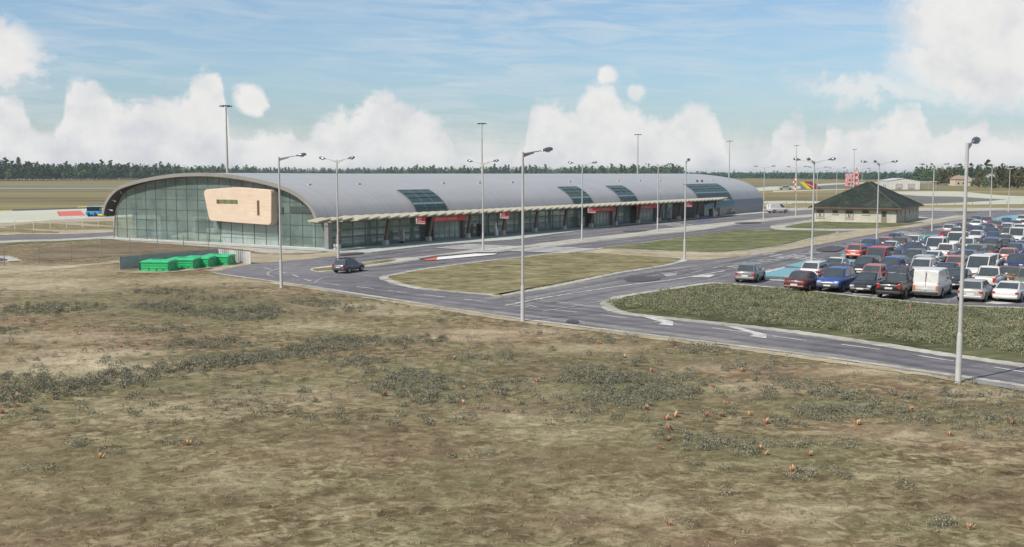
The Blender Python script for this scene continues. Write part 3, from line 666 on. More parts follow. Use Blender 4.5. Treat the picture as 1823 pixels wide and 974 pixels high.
dashes([(470, 477.5), (520, 490), (560, 503), (640, 512), (700, 519.5), (780, 529), (880, 540), (960, 550), (1080, 563), (1200, 578), (1300, 589), (1420, 606), (1540, 620), (1680, 642), (1823, 664), (1950, 690)], 2.1, 1.9, 0.16, WHITE)
line([(488, 494), (478, 491), (477, 487), (490, 481), (520, 474), (560, 469), (600, 464.5)], 0.22, WHITE2)
dashes([(600, 466), (660, 459.8), (720, 451.5), (800, 442), (900, 433.5), (1000, 425.5), (1100, 413), (1200, 402.2), (1300, 392), (1380, 385)], 2.6, 2.6, 0.22, WHITE2)
dashes([(640, 482), (700, 476.5), (780, 466), (880, 455), (950, 446.5)], 2.2, 2.2, 0.2, WHITE2)
dashes([(1030, 439), (1120, 429.5), (1220, 418), (1320, 405), (1400, 397.6), (1456, 389.8)], 3, 3, 0.22, WHITE2)
line([(980, 440.5), (1060, 431.8), (1160, 421)], 0.25, WHITE2)
line([(560, 505), (575, 496), (620, 489), (676, 493)], 0.16, WHITE2)
line([(636, 490.5), (656, 492.6), (676, 494.4)], 0.25, WHITE2)
# approach road to the car park
line([(900, 545), (960, 533), (1040, 520), (1120, 508), (1190, 500), (1290, 483)], 0.24, WHITE)
line([(935, 534), (1000, 521), (1080, 507), (1160, 492), (1230, 480), (1300, 470.5), (1360, 461)], 0.2, WHITE2)
line([(965, 556), (1030, 545), (1090, 533), (1190, 512), (1260, 500), (1300, 490)], 0.18, WHITE2)
dashes([(1230, 487), (1290, 474), (1350, 464.5), (1450, 446), (1540, 428), (1620, 411.6), (1690, 397), (1740, 386.5), (1790, 380)], 3, 2.2, 0.26, WHITE2)
dashes([(1340, 470), (1440, 452), (1540, 432.5), (1640, 413)], 1.2, 1.2, 1.4, WHITE2, 0.054)
line([(1175, 486), (1210, 489), (1250, 492.5)], 0.22, WHITE2)
line([(905, 541), (935, 543.5), (960, 549)], 0.2, WHITE2)
line([(950, 532), (1000, 539), (1040, 546)], 0.18, WHITE2)
WEAR = m_patch('tyre_worn_asphalt', [(0.076, 0.070, 0.074), (0.110, 0.102, 0.106), (0.140, 0.131, 0.134), (0.20, 0.188, 0.186)], 0.10, 1.1, (0.5, 1, 1), 0.8, 0.1, 0.45)
DUST = m_patch('dusty_asphalt', [(0.13, 0.122, 0.115), (0.19, 0.178, 0.168), (0.235, 0.222, 0.205), (0.33, 0.31, 0.28)], 0.12, 1.2, (0.5, 1, 1), 0.9, 0.1, 0.5)
MID = [(470, 477.5), (520, 490), (560, 503), (640, 512), (700, 519.5), (780, 529), (880, 540), (960, 550), (1080, 563), (1200, 578), (1300, 589), (1420, 606), (1540, 620), (1680, 642), (1823, 664), (1950, 690)]
def along(pts, off): 
    c = catmull([G(*p) for p in pts], 3); out = []
    for i, p in enumerate(c):
        t = (c[min(i + 1, len(c) - 1)] - c[max(i - 1, 0)]).normalized(); out.append(p + Vector((-t.y, t.x)) * off)
    return out
def wear(pts, off, w, m, z, jit):
    c = along(pts, off); L = []; Rr = []
    for i, p in enumerate(c):
        t = (c[min(i + 1, len(c) - 1)] - c[max(i - 1, 0)]).normalized(); n = Vector((-t.y, t.x)); L.append(p + n * w / 2); Rr.append(p - n * w / 2)
    sheet('road_wear', L + Rr[::-1], z, m, jit)
for off in (-2.35, -.85, .85, 2.35): wear(MID[3:], off, .55, WEAR, 0.0325, .09)
for off in (-3.3, 3.2): wear(MID[3:], off, .8, DUST, 0.0322, .16)
APP = [(935, 540), (1000, 527), (1080, 513), (1160, 498), (1230, 486), (1300, 477), (1360, 466), (1450, 446), (1540, 428), (1620, 411.6), (1690, 397)]
for off in (-1.6, .3, 2.2): wear(APP, off, .6, WEAR, 0.0400, .1)
wear(APP, 3.4, .9, DUST, 0.0402, .2)
T2 = [(640, 482), (700, 476.5), (780, 466), (880, 455), (950, 446.5), (1030, 439), (1120, 429.5), (1220, 418), (1320, 405), (1400, 397.6)]
for off in (-1.5, 1.5): wear(T2, off, .6, WEAR, 0.0408, .1)
T1 = [(600, 466), (660, 459.8), (720, 451.5), (800, 442), (900, 433.5), (1000, 425.5), (1100, 413), (1200, 402.2), (1300, 392), (1380, 385)]
for off in (-1.4, 1.4): wear(T1, off, .6, WEAR, 0.0412, .1)
# arrows
poly([(1137, 563.5), (1158, 564.5), (1186, 571), (1199, 574), (1198, 581.5), (1172, 579), (1180, 575.5), (1160, 570)])
poly([(1288, 581.5), (1312, 583), (1345, 592), (1365, 597), (1364, 604), (1334, 600.5), (1342, 597), (1315, 588.5)])
poly([(1228, 494.5), (1250, 490.8), (1262, 490), (1274, 490), (1262, 495), (1250, 494)])
poly([(1180, 489), (1205, 486.5), (1204, 491.5), (1186, 493.5)], WHITE2)
# crossings: white bars over the roads
def bars(a, b, n, ln, w, m=WHITE, z=0.054, ax=False):
    p, q = G(*a), G(*b); mb = MB()
    for i in range(n):
        c = p.lerp(q, (i + .5) / n); d = (BX if ax else AX) * ln / 2; e = (AX if ax else BX) * w / 2
        mb.add([(*(c - d - e), z), (*(c + d - e), z), (*(c + d + e), z), (*(c - d + e), z)], [(0, 3, 2, 1)])
    tag(mb.build('crossing_bars', m), kind='structure')
bars((826, 445.5), (884, 438), 5, 8.5, 0.9, m=CROSS, z=0.096, ax=True)
bars((950, 450), (1020, 442), 5, 8, 1.0, m=CROSS, z=0.096, ax=True)
bars((1180, 399), (1232, 404), 5, 8, 0.55, m=CROSS, z=0.096)
bars((1300, 474), (1395, 487), 8, 3.0, 0.5, m=WHITE2, z=0.056)
bars((1400, 455), (1470, 467), 7, 4.0, 0.6, m=WHITE2, z=0.056)
bars((1340, 447), (1400, 460), 5, 4.0, 0.55, m=WHITE2, z=0.056)
bars((1600, 413), (1640, 421), 7, 6.0, 0.6, m=WHITE2, z=0.056)
bars((1650, 404), (1690, 410), 6, 8.0, 0.6, m=WHITE2, z=0.056)
# flattened bus on the median, drawn as dark, white and red patches
poly([(744, 462), (775, 457), (850, 450.2), (890, 450.6), (884, 452.4), (846, 452.6), (780, 458.8), (750, 463.4)], TAR_SHADE, 0.100)
poly([(778, 459.6), (846, 453.2), (886, 452.8), (880, 454.8), (830, 459.4), (790, 463.2), (775, 464.4)], mat('flat_bus_white', (0.66, 0.645, 0.60), .8, var=.08), 0.098)
poly([(752, 463.8), (779, 459.6), (777, 464.6), (762, 465.8)], mat('flat_bus_red', (0.52, 0.10, 0.06), .8), 0.102)
# parking bays
poly([(1346, 491.5), (1395, 478), (1440, 479), (1452, 484), (1425, 492), (1392, 494.5)], CYAN, 0.054)
poly([(1398, 474), (1432, 465.5), (1515, 463), (1530, 466), (1470, 472), (1430, 477.5)], CYAN, 0.054)
poly([(1496, 453), (1530, 450.5), (1560, 452), (1540, 456), (1500, 456)], CYAN, 0.054)
poly([(1620, 427), (1640, 420), (1690, 417.5), (1700, 424), (1680, 432), (1630, 436)], CYAN, 0.054)
poly([(1765, 390.5), (1785, 385), (1820, 382.5), (1840, 389), (1800, 393), (1770, 394)], CYAN, 0.054)
for q in ([(1394, 494), (1400, 494.6), (1442, 484.4), (1437, 483.6)], [(1345, 497), (1400, 500), (1400, 501.6), (1345, 498.6)], [(1496, 456.6), (1545, 457.2), (1545, 458.2), (1496, 457.8)], [(1340, 490), (1396, 476), (1398, 477.5), (1346, 492)], [(1516, 523), (1545, 521.5), (1558, 523.5), (1550, 526.5), (1520, 526)], [(1570, 526.5), (1600, 526.5), (1603, 529), (1572, 528.6)], [(1716, 535), (1760, 537), (1810, 541.5), (1780, 543), (1725, 539.5)]):
    poly(q, WHITE, 0.058)
def baylines():
    mb = MB()
    o = G(1433, 512)
    for j in range(0, 18):
        for i in range(-1, 17):
            c = o + AX * (j * 5.4 - 2) + BX * (i * 2.45 - 1.2); d = AX * 2.0; e = BX * 0.06
            mb.add([(*(c - d - e), .048), (*(c + d - e), .048), (*(c + d + e), .048), (*(c - d + e), .048)], [(0, 3, 2, 1)])
    tag(mb.build('bay_marking', WHITE2), kind='structure')
baylines()
# shadows baked into the asphalt, painted as dark patches
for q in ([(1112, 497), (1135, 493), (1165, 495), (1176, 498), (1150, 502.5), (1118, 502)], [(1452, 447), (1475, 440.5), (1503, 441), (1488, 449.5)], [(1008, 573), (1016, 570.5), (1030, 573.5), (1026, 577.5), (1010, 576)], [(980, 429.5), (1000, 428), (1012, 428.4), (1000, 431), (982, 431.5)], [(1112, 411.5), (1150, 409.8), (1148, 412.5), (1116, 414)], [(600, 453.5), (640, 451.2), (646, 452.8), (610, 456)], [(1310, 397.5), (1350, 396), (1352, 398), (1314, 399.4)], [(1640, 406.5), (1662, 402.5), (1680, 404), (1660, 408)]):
    sheet('tar_and_shade_patch', PX(q, 4), 0.062 if q[0][0] not in (600, 1310, 1452) else 0.112, TAR_SHADE)
poly([(1238, 393.6), (1262, 391), (1268, 392), (1244, 395)], BLUEP, 0.060)

# ------------------------------------------------------------------ terminal
def build_terminal():
    T = empty('airport_terminal', (C0.x, C0.y, 0), ANG)
    tag(T, 'long airport terminal with arched grey metal roof and glazed end wall', 'terminal')
    L = 145.0
    OUT = [(1.05, 3.15), (1.45, 4.0), (2.1, 4.95), (3.2, 5.8), (4.5, 6.5), (6.2, 7.1), (8.4, 7.62), (11.8, 8.18), (15.3, 8.55), (17.7, 8.72), (20.5, 8.78), (23.1, 8.75), (25.1, 8.68), (27.7, 8.48), (30.4, 8.18), (33.1, 7.78), (35.9, 7.22), (37.4, 6.7), (38.8, 5.8), (39.9, 4.6), (40.45, 3.2)]
    OUT = [(p.x, p.y) for p in catmull([Vector(q) for q in OUT], 3)]
    def droop(x): return 1 - 0.020 * min(1, max(0, (x - 2) / 26)) ** 1.0
    def inner(off):
        q = []
        for i, (y, z) in enumerate(OUT):
            t = Vector(OUT[min(i + 1, len(OUT) - 1)]) - Vector(OUT[max(i - 1, 0)]); t.normalize(); q.append((y + t.y * off * 1.0, z - t.x * off))
        return q
    IN = inner(0.42)
    def loft(prof, xs, m, name, z_floor=None, flip=False, par=T, dz=0.0):
        mb = MB(); n = len(prof); vs = []
        for x in xs:
            for y, z in prof: vs.append((x, y, z if z < 4 else 4 + (z - 4) * (droop(x) if x > 2 else 1) + dz))
        fs = []
        for i in range(len(xs) - 1):
            for k in range(n - 1):
                f = (i * n + k, i * n + k + 1, (i + 1) * n + k + 1, (i + 1) * n + k); fs.append(f[::-1] if flip else f)
        mb.add(vs, fs, True); return mb, vs
    xs = [-0.9] + [q * 6.0 for q in range(0, 24)] + [L]
    mb, _ = loft(OUT, xs, ROOFM, 'roof')
    roof = mb.build('roof', ROOFM, T)
    mb2, _ = loft(IN, [-0.9, 30, 90, L], TRIM, 'roof_lining', flip=True)
    mb2.build('roof_lining', mat('dark_lining', (0.10, 0.095, 0.09), .8, var=.15), roof)
    # gable fascia of the shell, butted between outer and inner skins
    mb = MB(); n = len(OUT); vs = []
    for x in (-0.96, -0.9):
        for (y, z), (y2, z2) in zip(OUT, IN): vs += [(x, y, z + .02), (x, y2, z2)]
    fs = []
    for k in range(n - 1):
        fs.append((2 * k, 2 * k + 1, 2 * k + 3, 2 * k + 2)); o = 2 * n
        fs.append((2 * k, 2 * k + 2, o + 2 * k + 2, o + 2 * k)); fs.append((2 * k + 1, o + 2 * k + 1, o + 2 * k + 3, 2 * k + 3))
    mb.add(vs, fs); mb.build('roof_edge', TRIM, T)
    mb = MB()
    for x in range(4, 143, 9):
        if not any(x0 < x < x1 for x0, x1 in ((15, 26), (56, 67), (73, 83), (104, 129))):
            mb = MB(); mb.box((x, 7.1, 7.36), (.5, .25, .22)); mb.build('snow_guard', GALV, roof)
    for vx in (119, 121.5):
        mb = MB(); mb.ellipsoid((vx, 6.0, 7.15), (.25, .25, .25)); mb.build('roof_vent', DARKM, roof)
    # ---- gable glazing inside the arch
    GL = [(1.0, 3.2), (1.99, 3.9), (2.85, 4.85), (4.1, 5.5), (6.2, 6.4), (8.4, 7.02), (11.8, 7.6), (15.3, 8.0), (18.9, 8.27), (23.9, 8.24), (27.75, 8.02), (30.4, 7.7), (33.15, 7.25), (35.96, 6.45), (37.4, 5.45), (38.8, 3.1), (39.2, 0.0)]
    gc = [(p.x, p.y) for p in catmull([Vector(q) for q in GL], 3)]
    ring = [(0.45, 0.0), (0.45, 3.2)] + gc
    mb = MB(); mb.add([(0, y, z) for y, z in ring], [tuple(range(len(ring)))[::-1]])
    gw = mb.build('gable_glazing', GLASS, T)
    def top_at(y):
        if y < 1.0: return 3.2
        for (a, za), (b, zb) in zip(gc, gc[1:]):
            if a <= y <= b: return za + (zb - za) * (y - a) / max(1e-6, b - a)
        return 0.0
    PAN = [(20.0, 6.25), (19.85, 6.6), (19.5, 6.76), (14.4, 7.05), (8.8, 6.80), (8.45, 6.68), (8.33, 6.4), (8.45, 3.05), (8.6, 2.76), (8.95, 2.64), (14.3, 2.77), (18.8, 2.92), (19.1, 3.05), (19.25, 3.4)]
    mb = MB()
    for i in range(1, 20):
        y = 0.45 + i * 2.0; z = top_at(y)
        if y < 39 and z > .3: mb.bx(-0.05, 0.05, y - .018, y + .018, 0.02, z)
    for z in (1.35, 2.7, 4.05, 5.4, 6.75):
        ys = [y / 10 for y in range(5, 392) if top_at(y / 10) > z + .05]
        mb.bx(-0.056, 0.056, ys[0], ys[-1], z - .017, z + .017)
    mb.build('mullion', MULL, gw)
    mb = MB(); mb.tube([(-.02, y, z) for y, z in gc], .07, 6); mb.build('glazing_frame', TRIM, gw)
    mb = MB(); mb.bx(-0.35, 0.25, 0.12, 0.72, 0, 3.5); mb.build('corner_post', GREYM, T)
    mb = MB(); mb.bx(-0.12, .12, .73, 39.0, 0, .16); mb.build('plinth', CONCB, T)
    # struts between the shell and the glazing on the airside edge
    for (ya, za), (yb, zb) in (((38.1, 5.0), (39.5, 5.35)), ((38.75, 3.75), (40.0, 3.95)), ((36.8, 6.05), (37.4, 6.75))):
        mb = MB(); mb.beam((-.4, ya, za), (-.4, yb, zb), .14, .14); mb.build('strut', GALV, T)
    mb = MB(); mb.add([(3.0, 36.2, 6.3), (3.0, 39.0, 3.2), (3.0, 40.1, 3.2), (3.0, 39.4, 5.1), (3.0, 37.2, 6.8)], [(0, 1, 2, 3, 4)]); mb.build('side_soffit', DARKM, T)
    mb = MB(); mb.bx(3, L, 38.9, 39.2, 0, 3.3); mb.build('airside_wall', GREYM, T)
    # projecting stone-clad room
    m, nt, b = _nt('peach_cladding')
    bk = N(nt, 'ShaderNodeTexBrick'); bk.inputs['Scale'].default_value = 1.0; bk.inputs['Brick Width'].default_value = 1.6; bk.inputs['Row Height'].default_value = 0.16; bk.inputs['Mortar Size'].default_value = 0.006
    bk.inputs['Color1'].default_value = (0.57, 0.45, 0.34, 1); bk.inputs['Color2'].default_value = (0.63, 0.51, 0.395, 1); bk.inputs['Mortar'].default_value = (0.46, 0.34, 0.245, 1)
    mp = N(nt, 'ShaderNodeMapping'); mp.inputs['Rotation'].default_value = (R(90), 0, R(90)); tcx = N(nt, 'ShaderNodeTexCoord')
    sp = N(nt, 'ShaderNodeSeparateXYZ'); cb = N(nt, 'ShaderNodeCombineXYZ'); nt.links.new(tcx.outputs['Object'], sp.inputs[0]); nt.links.new(sp.outputs[1], cb.inputs[0]); nt.links.new(sp.outputs[2], cb.inputs[1]); nt.links.new(cb.outputs[0], bk.inputs['Vector'])
    nt.links.new(mixc(nt, 0.25, bk.outputs['Color'], ramp(nt, noise(nt, coords(nt), .8, 5), [(.3, (.50, .38, .28)), (.7, (.68, .55, .42))])), b.inputs['Base Color']); b.inputs['Roughness'].default_value = .75
    PEACH = m
    n = len(PAN); mb = MB()
    vs = [(-1.1, y, z) for y, z in PAN] + [(-.02, y, z) for y, z in PAN]
    mb.add(vs, [tuple(range(n - 1, -1, -1))] + [(i, (i + 1) % n, n + (i + 1) % n, n + i) for i in range(n)])
    room = mb.build('projecting_room', PEACH, T, 0.06)
    mb = MB(); mb.bx(-1.13, -1.06, 14.1, 17.66, 5.06, 5.54); w = mb.build('window', mat('olive_window', (0.15, 0.17, 0.09), .2), room)
    mb = MB()
    for y in (14.1, 15.0, 16.2, 17.3): mb.bx(-1.16, -1.131, y - .04, y + .04, 5.06, 5.54)
    mb.bx(-1.16, -1.131, 17.34, 17.66, 5.062, 5.538); mb.build('window_bar', mat('brown_frame', (0.115, 0.065, 0.045), .5), w)
    mb = MB(); mb.bx(-1.13, -1.06, 10.35, 10.72, 3.75, 5.52); mb.build('window', mat('brown_slot', (0.12, 0.07, 0.05), .3), room)
    # what shows behind the glass
    mb = MB(); mb.bx(.4, 60, .9, 38.2, 0.02, 0.09); mb.build('floor', mat('interior_floor', (0.40, 0.42, 0.38), .3), T)
    IW = mat('interior_wall', (0.26, 0.32, 0.30), .8); IP = mat('interior_pale_wall', (0.84, 0.90, 0.88), .8); ID = mat('interior_dark', (0.05, 0.065, 0.062), .7)
    mb = MB(); mb.bx(3.2, 3.5, 7.5, 37.2, 3.95, 5.6); mb.bx(9.0, 9.3, 12, 31, 4.05, 7.1); mb.build('bulkhead', IW, T)
    mb = MB(); mb.bx(0.5, 0.75, 8.5, 18.6, 0.1, 2.72); mb.build('pale_partition', IP, T)
    mb = MB(); mb.bx(5.0, 5.3, 18.8, 37.9, .1, 3.9); mb.build('back_wall', mat('pale_green_wall', (.66, .76, .66), .7, var=.35, scale=.35), T)
    for y0, y1, z0, z1 in ((30.4, 35.7, .25, 3.2), (19.8, 24.1, 1.15, 3.45)):
        mb = MB(); t = .45
        mb.bx(0.6, 2.2, y0, y0 + t, z0, z1); mb.bx(0.6, 2.2, y1 - t, y1, z0, z1); mb.bx(.6, 2.2, y0 + t, y1 - t, z1 - t, z1); mb.bx(.6, 2.2, y0 + t, y1 - t, z0 - .12, z0)
        fr = mb.build('interior_portal', IW, T)
        mb = MB(); mb.bx(2.3, 2.4, y0 + t, y0 + t + 1.1, z0, z1 - t); mb.bx(2.3, 2.4, y1 - t - 1.2, y1 - t, z0 + .6, z1 - t - .2)
        for k in range(5): mb.bx(2.1, 2.15, y0 + t + k * .8, y0 + t + k * .8 + .06, z0, z1 - t)
        mb.build('dark_bay', ID, fr)
    for y in (3.5, 12.5, 22, 27, 33):
        mb = MB(); mb.bx(6, 6.5, y, y + .5, .1, 4.2); mb.build('interior_column', IP, T)
    mb = MB()
    for y in (26, 28.2, 36.4, 24.8): mb.bx(12, 12.2, y, y + .9, 1.2, 3.6)
    mb.build('bright_board', IP, T)
    mb = MB(); mb.bx(-.13, -.06, 2.95, 6.3, 4.15, 4.85); mb.bx(-.13, -.06, 7.5, 8.25, 4.0, 4.75); mb.build('dark_sign_band', ID, T)
    # ---- landside front
    FY = 0.62
    mb = MB(); mb.add([(0.3, FY, .05), (95, FY, .05), (95, FY, 3.6), (0.3, FY, 3.6)], [(0, 1, 2, 3)]); fg = mb.build('front_glazing', GLASSF, T)
    mb = MB()
    for i in range(1, 43):
        x = i * 2.2
        if not any(x0 < x < x1 for x0, x1 in ((18.6, 25.6), (61.6, 68.5), (77.3, 85.5))): mb.bx(x - .03, x + .03, FY - .06, FY + .04, .05, 3.58)
    mb.build('mullion', MULL, fg)
    for z, h in ((.12, .16), (1.28, .14), (2.15, .14), (3.0, .09)):
        mb = MB(); prev = .32
        for x0, x1 in ((18.6, 25.6), (61.6, 68.5), (77.3, 85.5), (95, 95)):
            mb.bx(prev, x0, FY - .075, FY + .03, z - h / 2, z + h / 2); prev = x1
        mb.build('transom', MULL, fg)
    mb = MB(); mb.bx(1, 94.8, 3.6, 3.8, .1, 3.3); mb.build('inner_partition', IW, T)
    for k, (x0, x1) in enumerate(((30, 36), (48, 58), (69.5, 75.5), (4, 9))):
        mb = MB(); mb.bx(x0, x1, 3.3, 3.5, 1.4 if k != 1 else 1.9, 2.9); mb.build('inner_board', (mat('yellowish_board', (.34, .33, .17), .7), IP, ID, IP)[k], T)
    mb = MB(); mb.bx(95, 110, FY - .1, FY + .2, 0, 3.3); mb.build('metal_wall', DARKW, T)
    LOW = [(0.50, 0.0), (0.55, 1.2), (0.72, 2.3), (1.05, 3.15)]
    mb, _ = loft(LOW, [127, 133, 139, L], ROOFM, 'metal_end_wall', par=T); mb.build('end_wall', mat('shaded_roof_metal', (0.20, 0.20, 0.21), .5, .25, .12, 1.5), T)  # same metal as the roof, darker to carry the shade low down
    mb, _ = loft(LOW, [110, 116, 122, 127], GLASSR, 'end_glazing'); mb.build('end_glazing', GLASSR, T)
    far = [(L, y, z if z < 4 else 4 + (z - 4) * droop(L)) for y, z in OUT]
    mb = MB(); mb.add(far + [(L, 40, 0), (L, .5, 0)], [tuple(range(len(far) + 2))]); mb.build('far_gable_wall', GREYM, T)
    # glazed strips that run up through the roof
    def strip_on_roof(x0, x1, ztop):
        seg = [(y, z) for y, z in OUT if z <= ztop + .01 and y < 12]
        q = []
        for i, (y, z) in enumerate(seg):
            t = Vector(seg[min(i + 1, len(seg) - 1)]) - Vector(seg[max(i - 1, 0)]); t.normalize(); q.append((y - t.y * .07, z + t.x * .07))
        mb, _ = loft(q, [x0, (x0 + x1) / 2, x1], GLASSR, 'roof_light'); rl = mb.build('roof_light', GLASSR, T)
        mb = MB()
        dr = lambda x, z: z if z < 4 else 4 + (z - 4) * droop(x)
        nb = max(3, round((x1 - x0) / 2.1))
        for k in range(nb + 1):
            x = x0 + (x1 - x0) * k / nb; mb.tube([(x, y - .03, dr(x, z) + .02) for y, z in q], .045, 4)
        for j in range(0, len(q), 2):
            y, z = q[j]; mb.beam((x0, y - .03, dr(x0, z) + .02), (x1, y - .03, dr(x1, z) + .02), .07, .07)
        mb.build('glazing_bar', MULL, rl)
        for j in (5,):
            if j + 1 < len(q):
                mb = MB(); (ya, za), (yb, zb) = q[j], q[j + 1]
                mb.add([(x0 + .1, ya - .03, dr(x0, za) + .03), (x1 - .1, ya - .03, dr(x1, za) + .03), (x1 - .1, yb - .03, dr(x1, zb) + .03), (x0 + .1, yb - .03, dr(x0, zb) + .03)], [(0, 1, 2, 3)])
                mb.build('pale_blind', mat('pale_blind', (.19, .27, .25), .3), rl)
    for x0, x1 in ((17.4, 24.2), (58.4, 64.8), (75.0, 81.4), (108.4, 126.0)): strip_on_roof(x0, x1, 6.7)
    # entrances with their red name boards
    for (x0, x1), words_ in zip(((18.6, 25.6), (61.6, 68.5), (77.3, 85.5)), ('PRZYLOTY / ARRIVALS', 'ODLOTY / DEPARTURES', 'ODLOTY / DEPARTURES')):
        mb = MB(); mb.bx(x0, x0 + .35, -.5, FY + .05, 0, 2.5); mb.bx(x1 - .55, x1, -.5, FY + .05, 0, 2.5); mb.bx(x0 + .35, x1 - .55, -.5, FY + .05, 2.42, 2.5)
        e = mb.build('entrance', mat('entrance_frame', (0.095, 0.085, 0.085), .5), T)
        mb = MB(); mb.add([(x0 + .35, -.2, .04), (x1 - .55, -.2, .04), (x1 - .55, -.2, 2.42), (x0 + .35, -.2, 2.42)], [(0, 1, 2, 3)]); mb.build('glass_door', GLASSF, e)
        mb = MB()
        for k in range(6):
            x = x0 + .5 + (x1 - x0 - 1.1) * k / 5; mb.bx(x - .04, x + .04, -.25, -.203, .04, 2.42)
        mb.build('door_frame', GREYM, e)
        mb = MB(); mb.bx(x0 - .1, x1 + .1, -.72, -.5, 2.5, 3.12); mb.build('name_board', REDS, e)
        text(e, words_, .46, (x0 + .25, -.735, 2.80), (R(90), 0, 0), WHT)
    # ---- canopy: overlapping cream slats on leaning timber posts
    mb = MB(); X = -4.2; i = 0
    cx0, cx1, pitch = -4.4, 118.5, 1.88
    k = 0
    x = cx0
    while x < cx1:
        w = pitch * 1.12; z = 3.44; ex = min(1.0, (x - cx0 + .6) / 6.0) if x < cx0 + 6 else min(1.0, max(.2, (cx1 - x) / 9))
        y0, y1 = -2.9 * (1.0 if x < 60 else .96) * (ex if x > 60 else max(ex, .75)), 0.9 if x > 0 else -0.6
        zz = (0.34, 0.0)
        A = [(x, y0, z), (x + w, y0, z + .30), (x + w, y1, z + .36), (x, y1, z + .10)]
        t = .13
        vs = A + [(p[0], p[1], p[2] - t) for p in A]
        mb.add(vs, [(0, 1, 2, 3), (7, 6, 5, 4), (4, 5, 1, 0), (5, 6, 2, 1), (6, 7, 3, 2), (7, 4, 0, 3)])
        x += pitch; k += 1
    can = mb.build('canopy', CREAM, T)
    mb = MB(); x = cx0 + .3
    while x < cx1 - 4:
        mb.beam((x + 1.2, -2.75, 3.34), (x + 1.2, .85, 3.42), .10, .09); x += pitch
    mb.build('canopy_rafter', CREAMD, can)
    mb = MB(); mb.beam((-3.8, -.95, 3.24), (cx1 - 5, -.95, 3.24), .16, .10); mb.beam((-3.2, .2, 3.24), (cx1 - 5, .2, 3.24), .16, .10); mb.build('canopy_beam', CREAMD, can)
    for i in range(15):
        x = 0.2 + 8.6 * i if i < 14 else None
        if x is None: continue
        mb = MB(); mb.beam((x, -.72, .55), (x + .40, -.95, 3.22), .30, .40); p = mb.build('canopy_post', WOODP, T)
        mb = MB(); mb.box((x, -.72, .33), (.62, .62, .66), 0, .94); mb.build('post_footing', CONCB, p, .02)
    return T
TERM = build_terminal()
def tw(X, Y, z=0.0):
    p = C0 + AX * X + GX * Y; return (p.x, p.y, z)

LITR = mat('backlit_red', (0.78, 0.055, 0.055), .4, 0, .05, 1, emit=.12); LITW = mat('backlit_white', (0.80, 0.74, 0.72), .4, 0, .04, 1, emit=.25)
def hanging_sign(X, label):
    s = empty('hanging_sign', tw(X, -1.9, 2.25), ANG); tag(s, label, 'sign', 'red signs hung under the terminal canopy')
    s.scale = (.86, .86, .86); s.location.z = 2.4
    mb = MB(); mb.bx(-.06, .06, -.85, .85, 0, 1.0); mb.build('sign_board', LITR, s)
    mb = MB(); mb.bx(-.075, -.061, -.84, .50, .36, .44); mb.bx(-.075, -.061, -.84, .50, .06, .24); mb.bx(-.075, -.061, .58, .78, .06, .9); mb.bx(-.075, -.061, .45, .84, .62, .70)
    mb.bx(-.075, -.061, -.2, .40, .55, .62); mb.bx(-.075, -.061, -.2, .40, .78, .84); mb.build('white_lettering', LITW, s)
    mb = MB(); mb.tube([(0, -.6, 1.0), (0, -.6, 1.3)], .02, 6); mb.tube([(0, .6, 1.0), (0, .6, 1.3)], .02, 6); mb.build('hanger', GREYM, s)
hanging_sign(14.2, 'red and white sign under the canopy, just left of the first red-topped entrance')
hanging_sign(33.2, 'red and white sign under the canopy above a white marker post')
hanging_sign(58.5, 'red and white sign under the canopy beside the middle red-topped entrance')
hanging_sign(96.6, 'red and white sign under the canopy before the dark metal wall')

def totem(X, Y, m, label, w=.75, h=1.75):
    s = empty('information_totem', tw(X, Y), ANG); tag(s, label, 'totem', 'totems along the terminal front')
    mb = MB(); mb.bx(-.14, .14, -w / 2, w / 2, .32, h); mb.build('panel', m, s, .02)
    mb = MB(); mb.bx(-.11, .11, -w / 2 + .08, w / 2 - .08, 0, .32); mb.build('foot', DARKM, s)
totem(12.4, -.3, mat('pale_grey_panel', (0.40, 0.39, 0.40), .5), 'pale grey totem panel on dark foot, left of the first red-topped entrance')
totem(29.6, -.1, mat('brown_grey_panel', (0.075, 0.068, 0.068), .5), 'dark grey totem panel between the first entrance and the white marker post')
totem(58.4, -.2, mat('pale_grey_panel', (0.40, 0.39, 0.40), .5), 'pale grey totem panel left of the middle red-topped entrance')
totem(91.5, -.2, mat('pale_grey_panel', (0.40, 0.39, 0.40), .5), 'pale grey totem panel just before the dark metal wall')
totem(115.5, -.3, mat('pale_grey_panel', (0.40, 0.39, 0.40), .5), 'pale grey totem panel farthest along, before the tall glazing')
def marker(X, Y, label):
    s = empty('marker_post', tw(X, Y), ANG); tag(s, label, 'post', 'white marker posts on the forecourt')
    mb = MB(); mb.tube([(0, 0, 0), (0, .02, .5), (.03, .12, 1.0), (.03, .2, 1.35)], [.26, .24, .2, .2], 10); mb.build('stem', WHT, s)
    mb = MB(); mb.ellipsoid((.03, .24, 1.62), (.24, .24, .28)); mb.build('cap', mat('pale_green_cap', (.60, .66, .55), .5), s)
marker(32.6, -1.0, 'white marker post with rounded cap below a red hanging sign')
marker(111.5, -1.0, 'white marker post with rounded cap at the far end of the canopy')

